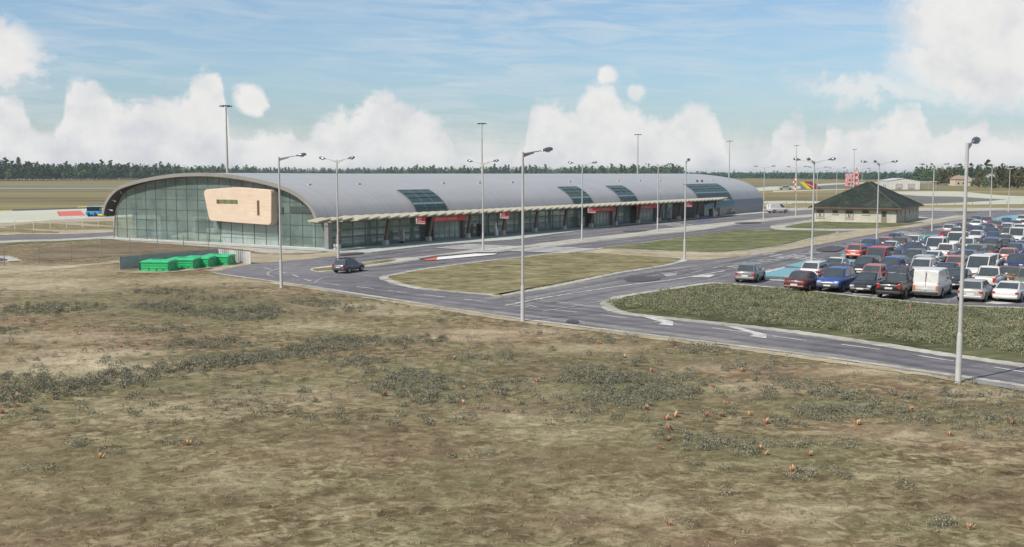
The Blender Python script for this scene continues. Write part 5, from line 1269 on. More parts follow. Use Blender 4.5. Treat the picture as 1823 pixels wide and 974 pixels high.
    for sy in (1, -1):
        mb = MB()
        if big and kind == 'van': mb.box((-L2 * 1.0, sy * W2 * .78, .78), (.10, .16, .34)); mb.build('tail_light', TAILO, t, .03)
        elif kind == 'pickup' or kind == 'suv' or big: mb.box((-L2 * .985, sy * W2 * .76, zt - .16), (.14, .20, .36)); mb.build('tail_light', TAIL, t, .04)
        else: mb.box((-L2 * .965, sy * W2 * .70, zt - .17), (.16, .36, .17), sy * .18); mb.build('tail_light', TAIL, t, .04)
        mb = MB(); mb.box((L2 * .925, sy * W2 * .66, zh - .10), (.26, .40, .16), -sy * .35); mb.build('headlight', HEADL, t, .05)
        mb = MB(); mb.ellipsoid((d - .28 if not big else d - .35, sy * (W2 + .10), zbelt + .10), (.07, .11, .075), 8, 6); mb.build('mirror', PAINT, t)
    mb = MB(); mb.box((-L2 * .985, 0, gc + .20), (.20, W2 * 1.72, .20)); mb.build('rear_bumper', PAINT if not big and not tall else TRIMB, t, .06)
    mb = MB(); mb.box((L2 * .975, 0, gc + .17), (.20, W2 * 1.70, .20)); mb.build('front_bumper', PAINT if not tall else TRIMB, t, .06)
    mb = MB(); mb.box((L2 * .995, 0, gc + .36), (.08, W2 * .95, .16)); mb.build('grille', CHROME if tall else TRIMB, t, .02)
    mb = MB(); mb.box((-L2 * 1.012, 0, zt - .30 if not big else .70), (.03, .50, .12)); mb.build('number_plate', PLATE, t)
    mb = MB(); mb.box((L2 * 1.03, 0, gc + .22), (.03, .50, .11)); mb.build('number_plate', PLATE, t)
    if kind == 'van':
        x = a + .005; zc = 1.0
        mb = MB(); mb.bx(-L2 * 1.004, -L2 * .97, -.012, .012, .5, 1.88); mb.build('door_seam', TRIMB, t)
        for sy in (1, -1):
            mb = MB(); mb.box((-L2 * 1.0, sy * W2 * .42, .78), (.05, W2 * .62, .30)); mb.build('rear_panel', mat('panel_white_grey', (.50, .49, .46), .5), t, .02)
        mb = MB(); mb.bx(-L2 * .99, -L2 * .955, -W2 * .02, W2 * .02, 1.2, 1.3); mb.build('door_handle', TRIMB, t)
    return t
CARS = {k: make_car(k) for k in ('sedan', 'coupe', 'hatch', 'suv', 'pickup', 'van', 'mpv')}
bpy.context.view_layer.update()
for k, o in CARS.items():
    for q in [o] + list(o.children_recursive): KIDS[q.name] = list(q.children)
used = set()
COLOURS = {'dark red': (.085, .018, .015), 'blue': (.022, .058, .22), 'black': (.014, .014, .015), 'white': (.58, .57, .545), 'silver': (.36, .355, .34), 'glow_red': (.42, .115, .080), 'red': (.40, .016, .020), 'navy': (.018, .024, .090), 'grey': (.15, .152, .155), 'dark grey': (.055, .058, .06), 'brown': (.115, .06, .03), 'olive': (.13, .135, .095)}  # the pale red has a reflective glow mixed into red paint
KINDW = {'hatch': 'hatchback', 'suv': 'off-roader', 'mpv': 'minibus', 'van': 'panel van', 'pickup': 'pickup'}
def place_car(kind, colour, x, y, rz, label, group):
    if kind in used: o = copy_tree(CARS[kind])
    else: o = CARS[kind]; used.add(kind)
    o.location = (x, y, .045); o.rotation_euler = (0, 0, rz)
    rgb = COLOURS[colour]
    def paint(q):
        q.color = (*rgb, 1)
        for ch in q.children: paint(ch)
    paint(o); tag(o, label, KINDW.get(kind, 'car') if kind in ('van', 'mpv', 'pickup') else 'car', group)
    return o
HT = dict(sedan=1.43, coupe=1.30, hatch=1.48, suv=1.68, pickup=1.75, van=2.02, mpv=1.95)
# kind, colour, facing (R = rear to the road side, F = front), centre column, row of the roof line in the survey photograph
SEEN = [('sedan', 'dark red', 'R', 1430, 482.5), ('suv', 'blue', 'F', 1486, 478), ('sedan', 'black', 'F', 1545, 486), ('pickup', 'black', 'R', 1596, 485.5), ('van', 'white', 'R', 1657, 478), ('hatch', 'silver', 'R', 1735, 498), ('coupe', 'white', 'R', 1790, 501),
    ('hatch', 'white', 'R', 1450, 465.5), ('sedan', 'dark red', 'R', 1489, 468.4), ('suv', 'black', 'F', 1523, 461.8), ('hatch', 'glow_red', 'R', 1551, 470.5), ('sedan', 'dark red', 'R', 1597, 473), ('suv', 'white', 'F', 1622, 467), ('sedan', 'navy', 'F', 1679, 468.5), ('sedan', 'black', 'F', 1706, 479.5), ('pickup', 'white', 'R', 1760, 475.5), ('sedan', 'brown', 'R', 1797, 474), ('suv', 'olive', 'F', 1824, 478),
    ('sedan', 'white', 'F', 1481, 461), ('suv', 'blue', 'F', 1577, 460.7), ('mpv', 'white', 'F', 1742, 455.5), ('suv', 'silver', 'R', 1645, 454.5), ('hatch', 'glow_red', 'R', 1702, 455), ('sedan', 'white', 'F', 1763, 452), ('sedan', 'navy', 'F', 1811, 453),
    ('mpv', 'red', 'F', 1562, 440.5), ('sedan', 'grey', 'R', 1600, 455), ('suv', 'dark grey', 'F', 1615, 447.4), ('sedan', 'navy', 'F', 1589, 445.6), ('coupe', 'white', 'R', 1659, 447.5), ('hatch', 'blue', 'F', 1718, 446.5), ('hatch', 'glow_red', 'R', 1796, 441.7),
    ('hatch', 'glow_red', 'R', 1526, 434.6), ('sedan', 'dark red', 'R', 1559, 434), ('sedan', 'white', 'F', 1582, 430.6), ('sedan', 'navy', 'F', 1618, 431.6), ('sedan', 'black', 'R', 1640, 438.5), ('pickup', 'white', 'R', 1680, 435), ('sedan', 'dark red', 'R', 1704, 435), ('suv', 'grey', 'F', 1734, 436), ('hatch', 'brown', 'R', 1758, 435), ('hatch', 'blue', 'F', 1806, 434),
    ('sedan', 'blue', 'F', 1548, 426), ('hatch', 'glow_red', 'R', 1573, 423), ('suv', 'dark red', 'R', 1604, 422.7), ('hatch', 'white', 'F', 1624, 420), ('sedan', 'navy', 'F', 1654, 421), ('mpv', 'white', 'F', 1666, 423), ('pickup', 'white', 'R', 1720, 423.7), ('sedan', 'dark red', 'R', 1740, 424), ('suv', 'dark grey', 'F', 1764, 424.7), ('hatch', 'black', 'R', 1787, 424.7), ('hatch', 'grey', 'F', 1817, 422.8),
    ('hatch', 'blue', 'F', 1592, 416), ('mpv', 'white', 'F', 1702, 413.8), ('hatch', 'white', 'F', 1737, 411), ('sedan', 'blue', 'F', 1769, 413), ('sedan', 'grey', 'F', 1790, 418),
    ('sedan', 'red', 'R', 1687, 411), ('hatch', 'grey', 'F', 1703, 405.5), ('suv', 'blue', 'F', 1733, 402), ('sedan', 'dark grey', 'F', 1766, 406), ('mpv', 'white', 'F', 1811, 405.7), ('sedan', 'dark red', 'R', 1722, 399.5), ('hatch', 'blue', 'F', 1757, 398), ('sedan', 'dark grey', 'F', 1788, 402), ('pickup', 'olive', 'R', 1795, 405),
    ('hatch', 'grey', 'R', 1714, 395.6), ('sedan', 'white', 'R', 1740, 391.7), ('hatch', 'brown', 'R', 1775, 393), ('sedan', 'red', 'R', 1790, 397), ('pickup', 'white', 'R', 1814, 399), ('sedan', 'grey', 'F', 1803, 392.5), ('suv', 'dark red', 'R', 1758, 386), ('suv', 'blue', 'F', 1737, 385), ('hatch', 'grey', 'F', 1730, 388.5), ('sedan', 'blue', 'F', 1792, 388), ('hatch', 'white', 'F', 1820, 383.5), ('hatch', 'white', 'R', 1824, 391)]
def to_px_(x, y):
    c = y * math.cos(PITCH) + H * math.sin(PITCH); return CX + F * x / c, CY - F * (y * math.sin(PITCH) - H * math.cos(PITCH)) / c
O0 = G(1433, 510); O0 = O0 + AX * 2.2
PA, PB = 4.95, 2.36
spots = []
for (kind, colour, f, u, vt) in SEEN:
    ztop = HT[kind]; r = ray(u, vt); k = (ztop - H) / r[2]; p = Vector((r[0] * k, r[1] * k)) + AX * (.6 if kind not in ('sedan', 'coupe') else .2)
    q = p - O0; fa, fb = q.dot(AX) / PA, q.dot(BX) / PB
    spots.append([q.dot(AX), q.dot(BX), kind, colour, f])
g_ = random.Random(5)
for i in range(2, 18):
    for j in range(-2, 17):
        A_, B_ = i * PA, j * PB
        if any(abs(A_ - t[0]) < 3.6 and abs(B_ - t[1]) < 1.9 for t in spots): continue
        q = O0 + AX * A_ + BX * B_; u_, v_ = to_px_(q.x, q.y)
        if (1690 < u_ < 1860 and 398 < v_ < 480 and g_.random() < .8) or (1560 < u_ < 1700 and 452 < v_ < 500 and g_.random() < .6):
            spots.append([A_, B_, g_.choice(['sedan', 'hatch', 'suv', 'sedan', 'hatch']), g_.choice(['black', 'dark grey', 'silver', 'grey', 'dark red', 'navy', 'white', 'brown', 'silver']), g_.choice('RF')])
for _ in range(40):
    for a_ in range(len(spots)):
        for b_ in range(a_):          # the nearer car of a pair keeps its place
            p_, q_ = spots[a_], spots[b_]; dA, dB = p_[0] - q_[0], p_[1] - q_[1]
            oa, ob = 4.75 - abs(dA), 2.0 - abs(dB)
            if oa > 0 and ob > 0:
                if ob < min(.9, oa) or a_ < 7: p_[1] += ob * (1.01 if dB >= 0 else -1.01)
                else: p_[0] += oa * (1.01 if dA >= 0 or p_[0] < 9 else -1.01)
spots = [t for k_, t in enumerate(spots) if not any(abs(t[0] - u_[0]) < 4.5 and abs(t[1] - u_[1]) < 1.85 for u_ in spots[:k_])]
ORD = ['first', 'second', 'third', 'fourth', 'fifth', 'sixth', 'seventh', 'eighth', 'ninth', 'tenth', 'eleventh', 'twelfth', 'thirteenth', 'fourteenth', 'fifteenth', 'sixteenth', 'seventeenth', 'eighteenth', 'nineteenth', 'twentieth', 'twenty-first', 'twenty-second', 'twenty-third', 'twenty-fourth']
byrow = {}
for t in spots: byrow.setdefault(int(round(t[0] / PA)), []).append(t)
for ri, i in enumerate(sorted(byrow)):
    for cj, (A_, B_, kind, colour, f) in enumerate(sorted(byrow[i], key=lambda t: t[1])):
        p = O0 + AX * A_ + BX * B_
        rz = math.atan2(AX.y, AX.x) + (0 if f == 'R' else math.pi) + rnd.uniform(-.02, .02)
        rowname = 'the nearest row' if ri == 0 else f'row {ri + 1}'
        place_car(kind, colour, p.x, p.y, rz, f"{colour} {KINDW.get(kind, kind)} {'tail' if f == 'R' else 'nose'} towards shrubs, {ORD[cj]} from left in {rowname}", 'cars in the car park')
p = G(1316, 504); place_car('hatch', 'grey', p.x + 1.2, p.y + 1.4, math.atan2(.90, .43), 'lone grey hatchback at the corner of the shrub bed, away from the rows', 'cars in the car park')
p = G(1386, 379.5); place_car('van', 'white', p.x, p.y + 1, R(20), 'white van on the road at the far end of the terminal', None)
# minibus rolling out of the terminal loop
def loop_bus():
    a, b = G(606, 489), G(652, 481.5); d = (b - a).normalized()
    c = (a + b) / 2 + Vector((-d.y, d.x)) * .5
    o = place_car('suv', 'dark grey', c.x, c.y, math.atan2(d.y, d.x), 'dusty grey estate car leaving the terminal loop, in front of a double-arm lamp', None)
    o.scale = (.76, .76, .70)
    for ch in o.children:
        ch.color = (.085, .09, .105, 1)
    mb = MB(); mb.bx(-1.9, .6, -.6, -.52, 1.72, 1.80); mb.bx(-1.9, .6, .52, .6, 1.72, 1.80)
    for x in (-1.5, -.5, .3): mb.bx(x, x + .08, -.519, .519, 1.73, 1.79)
    mb.build('roof_rack', TRIMB, o)
loop_bus()

# ------------------------------------------------------------------ airfield vehicles
def build_tractor():
    p = G(152, 386); o = empty('snow_sweeper', (p.x, p.y, 0), R(4)); tag(o, 'bright blue airfield sweeper with dark cab glass, left of the terminal arch', 'airfield vehicle')
    BL = mat('bright_blue_paint', (.03, .26, .56), .35, 0, .1, 1); Y_ = mat('yellow_paint', (.55, .36, .03), .45)
    mb = MB(); mb.bx(0, 2.9, 0, 2.0, .35, 1.12); mb.build('body', BL, o, .15)
    mb = MB(); mb.bx(.25, 2.75, .15, 1.85, 1.13, 1.95); cab = mb.build('cab_glass', mat('dark_cab_glass', (.012, .012, .016), .15), o, .04)
    mb = MB()
    for z in (1.98, 2.28): mb.tube([(.25, .15, z), (2.75, .15, z), (2.75, 1.85, z), (.25, 1.85, z), (.25, .15, z)], .03, 5)
    for x, y in ((.5, .15), (2.4, .15), (.5, 1.85), (2.4, 1.85)): mb.tube([(x, y, 1.95), (x, y, 2.42)], .03, 5)
    mb.build('roof_rail', BL, o)
    mb = MB(); mb.add([(2.9, .1, .5), (4.5, .3, .5), (4.5, 1.7, .5), (2.9, 1.9, .5), (2.9, .1, 1.15), (4.2, .3, 1.0), (4.2, 1.7, 1.0), (2.9, 1.9, 1.15)], [(0, 1, 5, 4), (1, 2, 6, 5), (2, 3, 7, 6), (4, 5, 6, 7), (3, 2, 1, 0)]); mb.build('hood', BL, o, .06)
    mb = MB(); mb.tube([(2.6, -.25, .32), (4.2, -.25, .32)], .28, 12); mb.build('brush', Y_, o)
    mb = MB(); mb.bx(3.3, 4.0, -.1, .09, .55, .8); mb.build('yellow_box', mat('pale_yellow', (.6, .5, .2), .5), o, .04)
    mb = MB(); mb.bx(4.5, 5.4, .2, 1.8, .1, .5); mb.build('blade', DARKM, o)
    for x in (.7, 2.0, 4.0):
        for y in (.1, 1.9):
            mb = MB(); mb.tube([(x, y - .12, .34), (x, y + .12, .34)], .34, 14); mb.build('wheel', TYRE, o)
    for x in (.45, 1.75):
        mb = MB(); mb.bx(x, x + .25, -.03, .02, .6, .95); mb.build('side_vent', DARKM, o)
build_tractor()
def build_stairs():
    p = at_dist(1424, 585); o = empty('boarding_stairs', (p.x, p.y, 0), R(-4)); tag(o, 'yellow and dark red boarding stairs parked on the distant apron', 'boarding stairs')
    YE = mat('stair_yellow', (.60, .50, .03), .5); RE = mat('stair_red', (.26, .02, .025), .5)
    def slab(x0, x1, x2, x3, zt, y0, y1, m, name):
        mb = MB()
        q = [(x2, 0.2), (x3, 0.2), (x1, zt), (x0, zt)]
        mb.add([(x, y0, z) for x, z in q] + [(x, y1, z) for x, z in q], [(0, 1, 2, 3), (7, 6, 5, 4), (0, 4, 5, 1), (1, 5, 6, 2), (2, 6, 7, 3), (3, 7, 4, 0)]); return mb.build(name, m, o)
    a = slab(0, 2.4, 4.2, 6.6, 4.1, 0, .5, YE, 'yellow_side'); b = slab(2.4, 7.2, 6.62, 12, 4.3, .8, 1.5, RE, 'red_side')
    mb = MB()
    for k in range(9): mb.bx(.6 + k * .5, 1.4 + k * .5, .5, .8, 3.9 - k * .42, 4.0 - k * .42)
    mb.build('step', GREYM, o)
    mb = MB()
    for k in range(4): mb.beam((4.2 + k * .9, .78, 3.2 - k * .5), (5.0 + k * .9, .78, 2.7 - k * .45), .03, .3)
    mb.build('white_lettering', WHT, b)
    for x in (4.8, 8, 11):
        mb = MB(); mb.tube([(x, .3, .35), (x, .7, .35)], .35, 10); mb.build('wheel', TYRE, o)
build_stairs()
def build_tug():
    p = at_dist(1388, 575); o = empty('apron_truck', (p.x, p.y, 0), R(-5)); tag(o, 'grey service truck parked left of the yellow and red stairs', 'truck')
    mb = MB(); mb.bx(0, 7, 0, 2.3, .5, 1.3); mb.build('body', mat('truck_grey', (.24, .23, .22), .5), o, .1)
    mb = MB(); mb.bx(1.6, 5.4, .1, 2.2, 1.31, 2.2); c = mb.build('cab', mat('truck_cab', (.30, .29, .27), .5), o, .2)
    mb = MB(); mb.bx(2.0, 3.3, .05, .095, 1.45, 2.0); mb.bx(3.6, 5.0, .05, .095, 1.45, 2.0); mb.build('window', CGL, c)
    for x in (1.2, 5.8):
        for y in (.15, 2.15):
            mb = MB(); mb.tube([(x, y - .15, .45), (x, y + .15, .45)], .45, 12); mb.build('wheel', TYRE, o)
build_tug()

# ------------------------------------------------------------------ trees
PINE = m_foliage('pine_foliage', (0.032, 0.060, 0.028), (0.062, 0.104, 0.046), (0.120, 0.170, 0.075), .22)
LEAFY = m_foliage('leafy_foliage', (0.055, 0.092, 0.034), (0.105, 0.155, 0.056), (0.185, 0.235, 0.090), .22)
AUTUMN = m_foliage('brown_green_foliage', (0.042, 0.046, 0.022), (0.090, 0.086, 0.038), (0.175, 0.140, 0.065), .25)
BARK = mat('bark', (.075, .055, .04), .9, 0, .3, 1)
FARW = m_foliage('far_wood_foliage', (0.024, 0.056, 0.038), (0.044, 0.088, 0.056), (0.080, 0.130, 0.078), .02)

def crown_mesh(name, h, rad, shape, n, size, seed, m):
    g = np.random.default_rng(seed); k = 26 if shape != 'pine' else 22; C = []; RR = []
    for i in range(k):
        t = (i + .5) / k
        if shape == 'pine':
            z = h * (.16 + .80 * t); r = rad * (1.0 - .68 * max(0, t - .35) / .65) * (.72 + .5 * g.random())
        else:
            z = h * (.14 + .78 * t); r = rad * math.sin(math.pi * min(.97, .20 + .74 * t)) * (.70 + .55 * g.random())
        a = g.random() * 2 * math.pi; q = r * (.30 + .55 * g.random())
        C.append((q * math.cos(a), q * math.sin(a), z)); RR.append(max(.10 * h * .5, r * .52))
    d = g.normal(size=(k * n, 3)); d /= np.linalg.norm(d, axis=1)[:, None]; r = g.random(k * n) ** .4
    Rr = np.repeat(np.array(RR), n); P = np.repeat(np.array(C), n, 0) + d * (r * Rr)[:, None] * np.array([1, 1, .75])
    a = g.normal(size=(k * n, 3)); a /= np.linalg.norm(a, axis=1)[:, None]; b = g.normal(size=(k * n, 3)); b -= a * (a * b).sum(1)[:, None]; b /= np.linalg.norm(b, axis=1)[:, None]
    s = size * (.55 + .9 * g.random(k * n))[:, None]
    V = np.stack([P - a * s - b * s * .7, P + a * s - b * s * .4, P + a * s * .6 + b * s, P - a * s * .7 + b * s * .6], 1).reshape(-1, 3)
    o = bulk(name, V, np.arange(len(V)).reshape(-1, 4), m); me = o.data; bpy.data.objects.remove(o); return me
def make_tree(nm, h, rad, shape, n, size, seed, m):
    t = empty(nm); g = random.Random(seed)
    mb = MB(); mb.tube([(0, 0, 0), (.1 * g.uniform(-1, 1), .1 * g.uniform(-1, 1), h * .4), (.2 * g.uniform(-1, 1), 0, h * .88)], [h * .018, h * .013, h * .004], 6, False)
    for k in range(6):
        z = h * (.25 + .1 * k); a = g.uniform(0, 6.28); L = rad * .7 * (1 - .09 * k); mb.tube([(0, 0, z), (L * math.cos(a), L * math.sin(a), z + L * .45)], [h * .006, h * .002], 5, False)
    mb.build('trunk', BARK, t)
    link('crown', crown_mesh('crown', h, rad, shape, n, size, seed, m), t); return t
protos = [make_tree('pine_tree', 24, 5.0, 'pine', 20, .70, 5, PINE), make_tree('pine_tree', 22, 5.6, 'pine', 20, .74, 6, PINE), make_tree('broadleaf_tree', 19, 5.2, 'round', 18, .72, 8, LEAFY), make_tree('pine_tree', 26, 4.6, 'pine', 20, .68, 9, PINE), make_tree('broadleaf_tree', 21, 5.4, 'round', 18, .72, 10, PINE)]
grove = [make_tree('broadleaf_tree', 12.5, 3.6, 'round', 22, .36, 21, AUTUMN), make_tree('broadleaf_tree', 10.5, 3.4, 'round', 22, .36, 22, AUTUMN), make_tree('pine_tree', 13.5, 2.9, 'pine', 24, .34, 23, PINE), make_tree('broadleaf_tree', 9.0, 3.2, 'round', 20, .36, 24, LEAFY)]
bpy.context.view_layer.update()
def tdist(u):
    X = [-200, 0, 200, 330, 420, 500, 600, 720, 850, 1000, 1120, 1215]; D = [1215, 1262, 1380, 1600, 1960, 2500, 2700, 2250, 2050, 2060, 1780, 1650]
    return float(np.interp(u, X, D))
tu = set()
FL = {'pine0': 'dark green pine in the front edge of the forest beyond the airfield', 'leaf': 'lighter green leafy tree in the front edge of the forest beyond the airfield'}
u = -60.0; i = 0
while u < 1213:
    w = 4.6 if u < 420 else 5.4
    k = rnd.choice([0, 1, 1, 2, 2, 3, 4, 4]); 
    if 985 < u < 1000 or 1096 < u < 1102 or 1150 < u < 1156: u += 5; continue
    dd = tdist(u) + rnd.uniform(-18, 40)
    o = protos[k] if k not in tu else copy_tree(protos[k]); tu.add(k)
    p = at_dist(u, dd); s = rnd.uniform(.84, 1.12) * (1.0 if u < 700 else 1.05) * (.8 if k == 2 else 1)
    o.location = (p.x, p.y, 0); o.rotation_euler = (0, 0, rnd.uniform(0, 6.28)); o.scale = (s * rnd.uniform(.9, 1.2),) * 2 + (s,)
    tag(o, FL['leaf'] if k == 2 else FL['pine0'], 'tree', 'trees along the forest edge'); u += w * rnd.uniform(.55, 1.45); i += 1
def forest_mass():
    g = np.random.default_rng(3); C = []; RX = []; RZ = []
    for j in range(2600):
        u = g.uniform(-120, 1216); dd = tdist(u) + g.uniform(20, 190); p = at_dist(u, dd); h = g.uniform(15, 25); sc = dd / 1300
        C.append((p.x, p.y, h * .15)); RX.append(3.2 * min(1.5, sc)); RZ.append(h * .82)
    V, Q = leaves(np.array(C), 1, 1, np.array(RX), np.array(RZ), 40, 1.05, 4, 0)
    o = bulk('forest', V, Q, PINE); tag(o, 'dark forest mass behind the front edge of trees beyond the airfield', 'forest', None, 'stuff')
    C = []; RX = []; RZ = []
    for j in range(900):
        u = g.uniform(1208, 1690); base = np.interp(u, [1208, 1300, 1400, 1500, 1600, 1700], [1300, 1850, 1720, 1500, 1350, 1250]); dd = base + g.uniform(0, 260); p = at_dist(u, dd); h = g.uniform(7.5, 12.5) * (1.25 if g.random() < .08 else 1)
        C.append((p.x, p.y, h * .1)); RX.append(2.6); RZ.append(h * .9)
    V, Q = leaves(np.array(C), 1, 1, np.array(RX), np.array(RZ), 34, .85, 9, 0)
    o = bulk('woodland', V, Q, FARW); tag(o, 'far hazy blue-green woodland along the horizon right of the terminal', 'woodland', None, 'stuff')
    C = []; RX = []; RZ = []
    for j in range(700):
        u = g.uniform(1630, 1900); dd = 1000 + g.uniform(0, 220); p = at_dist(u, dd); h = g.uniform(12, 18)
        C.append((p.x, p.y, h * .1)); RX.append(3.0); RZ.append(h * .85)
    V, Q = leaves(np.array(C), 1, 1, np.array(RX), np.array(RZ), 34, .85, 12, 0)
    o = bulk('woodland', V, Q, PINE); tag(o, 'dark green woodland behind the grove with the houses, right of the hangar', 'woodland', None, 'stuff')
forest_mass()
gu = set()
def gtree(u, d, k, s):
    o = grove[k] if k not in gu else copy_tree(grove[k]); gu.add(k)
    p = at_dist(u, d); o.location = (p.x, p.y, 0); o.rotation_euler = (0, 0, rnd.uniform(0, 6.28)); o.scale = (s * 1.1, s * 1.1, s)
    tag(o, ['tall brown-green tree in the grove around the houses', 'rounded brown-green tree in the grove around the houses', 'dark pine standing in the grove around the houses', 'bright green leafy tree in the grove around the houses'][k], 'tree', 'trees in the grove around the houses')
for (u, d, k, s) in [(1664, 840, 1, .85), (1669, 800, 3, .9), (1675, 830, 1, 1.15), (1682, 800, 0, .95), (1687, 840, 1, 1.0), (1693, 790, 1, 1.1), (1699, 820, 0, 1.0), (1704, 780, 3, .95), (1710, 900, 2, 1.3), (1728, 930, 2, 1.35), (1741, 930, 2, 1.2), (1733, 700, 3, .55), (1743, 650, 1, .85), (1749, 690, 0, .95), (1755, 640, 3, .7), (1762, 720, 2, 1.15), (1757, 850, 2, 1.5), (1766, 640, 1, .75), (1779, 650, 0, 1.1), (1784, 690, 2, 1.15), (1790, 620, 3, .7), (1772, 600, 3, .6), (1800, 630, 0, 1.12), (1805, 650, 2, 1.0), (1796, 600, 1, .8), (1812, 600, 1, .95), (1820, 640, 0, 1.05), (1828, 610, 0, 1.0), (1838, 640, 2, 1.0), (1850, 610, 0, .95), (1866, 600, 1, 1.0)]: gtree(u, d, k, s)
# low far ridge closing the plain
def ridge():
    mb = MB(); g = random.Random(4); n = 60; vs = []
    for i in range(n + 1):
        a = -1.0 + 2.0 * i / n; z = 9 + 7 * g.random(); x, y = 7000 * math.sin(a), 7000 * math.cos(a)
        vs += [(x, y, -1), (x, y, z), (x * 1.08, y * 1.08, -1)]
    fs = []
    for i in range(n): o = 3 * i; fs += [(o, o + 3, o + 4, o + 1), (o + 1, o + 4, o + 5, o + 2)]
    mb.add(vs, fs, True); tag(mb.build('hills', FARW), kind='structure')
ridge()

# ------------------------------------------------------------------ scrub, grass and orange tufts
SCRUB = m_foliage('grey_green_scrub', (0.112, 0.112, 0.074), (0.205, 0.202, 0.140), (0.35, 0.335, 0.24), 1.6)
SCRUB2 = m_foliage('bed_scrub', (0.100, 0.112, 0.062), (0.205, 0.215, 0.125), (0.37, 0.355, 0.215), .9)
STRAW = m_foliage('straw_grass', (0.170, 0.135, 0.070), (0.27, 0.225, 0.125), (0.42, 0.36, 0.225), .5)
ORANGE = m_foliage('orange_fronds', (.30, .155, .10), (.44, .25, .16), (.54, .35, .24), 2)
nearU = [p[0] for p in NEAR][::-1]; nearV = [p[1] for p in NEAR][::-1]
def in_field(u, v): return v > np.interp(u, nearU, nearV) + 6
def patch_points(L, dens):
    out = []
    for (u, v, ru, rv, k) in L:
        p = G(u, v); w = ru * p.y / F; dp = abs(G(u, v - rv).y - G(u, v + rv).y) / 2; n = int(math.pi * w * dp * dens * k)
        for _ in range(n):
            a = rnd.uniform(0, 6.283); r = math.sqrt(rnd.random()) * (1 + .25 * rnd.random()); y = p.y + math.sin(a) * r * dp; x = p.x * y / p.y + math.cos(a) * r * w
            out.append((x, y))
    return out
def to_px(x, y):
    c = y * math.cos(PITCH) + H * math.sin(PITCH); return CX + F * x / c, CY - F * (y * math.sin(PITCH) - H * math.cos(PITCH)) / c
BAND = [(-30, 712), (30, 702), (60, 690), (100, 694), (150, 688), (200, 678), (250, 668), (300, 659), (340, 655), (380, 648), (420, 644), (460, 638), (500, 630), (540, 624), (570, 618), (610, 613), (650, 610)]
PATCH = [(u, v, 32, 15 if u < 260 else 11, 1.0) for u, v in BAND]
PATCH += [(700, 608, 45, 5, .9), (750, 606, 45, 6, 1), (360, 612, 75, 9, .8), (60, 553, 50, 8, .8), (120, 548, 60, 7, .7), (290, 547, 50, 8, 1), (360, 557, 60, 8, .9), (430, 560, 60, 11, 1), (475, 553, 20, 10, 1), (300, 520, 60, 5, .6), (380, 533, 70, 4, .5), (280, 588, 50, 6, .6), (20, 590, 30, 6, .7), (40, 672, 50, 7, .9),
    (740, 690, 80, 24, .9), (700, 668, 60, 10, .7), (640, 648, 50, 7, .9), (600, 640, 40, 4, .7), (790, 720, 45, 6, .7), (880, 692, 50, 9, .8), (870, 708, 50, 5, .6), (940, 683, 30, 4, .5), (1040, 660, 40, 8, .9), (1060, 676, 60, 9, .9), (1120, 690, 70, 26, 1), (1180, 690, 70, 20, .8), (1090, 718, 70, 12, .7), (1040, 732, 40, 9, .5), (1140, 648, 50, 6, .5), (1200, 670, 50, 5, .5),
    (1260, 625, 42, 6, 1), (1215, 617, 20, 4, .9), (1100, 600, 30, 4, .6), (1070, 608, 60, 4, .5), (850, 640, 50, 4, .8), (600, 606, 40, 5, .5), (555, 540, 40, 6, .8), (610, 550, 50, 5, .6), (1340, 655, 60, 6, .7), (1385, 678, 30, 6, 1), (1430, 688, 40, 6, 1), (1480, 700, 45, 7, 1), (1520, 712, 22, 8, 1), (1555, 714, 14, 8, 1), (1400, 700, 60, 5, .6), (1450, 738, 55, 10, .9), (1560, 735, 60, 8, .8), (1500, 728, 60, 5, .5), (1380, 752, 40, 9, .7), (1660, 745, 60, 8, .8), (1690, 760, 60, 5, .6), (1640, 705, 50, 4, .8), (1700, 705, 40, 5, .7), (1770, 702, 40, 5, .6), (1740, 725, 50, 6, .6), (1800, 745, 50, 9, .8), (1790, 778, 50, 8, .7),
    (1230, 788, 55, 15, 1), (1195, 775, 30, 8, .8), (1345, 804, 40, 14, 1), (1295, 790, 30, 5, .5), (1430, 798, 40, 7, .8), (1500, 797, 20, 8, .9), (1440, 848, 60, 10, .6), (1400, 846, 30, 8, .6), (1470, 842, 35, 7, .6), (1300, 830, 30, 6, .5), (1235, 832, 14, 8, .6), (1150, 842, 20, 4, .5), (1610, 866, 26, 7, .8), (1720, 872, 10, 4, .6), (1670, 934, 22, 9, .9), (1700, 932, 18, 10, .9), (1205, 938, 18, 8, .7), (1295, 886, 18, 8, .6), (1250, 918, 12, 6, .3), (820, 812, 26, 6, .8), (862, 812, 12, 5, .7), (680, 822, 22, 4, .4), (720, 826, 14, 3, .4), (300, 792, 26, 6, .8), (335, 790, 14, 5, .6), (140, 793, 24, 7, .9), (195, 803, 18, 8, .9), (95, 793, 18, 3, .6), (215, 818, 14, 4, .5), (55, 838, 34, 5, .6), (190, 866, 20, 3, .3), (30, 812, 20, 5, .4), (415, 777, 8, 4, .8), (970, 845, 18, 3, .4), (60, 730, 40, 6, .5), (1030, 800, 30, 4, .3)]
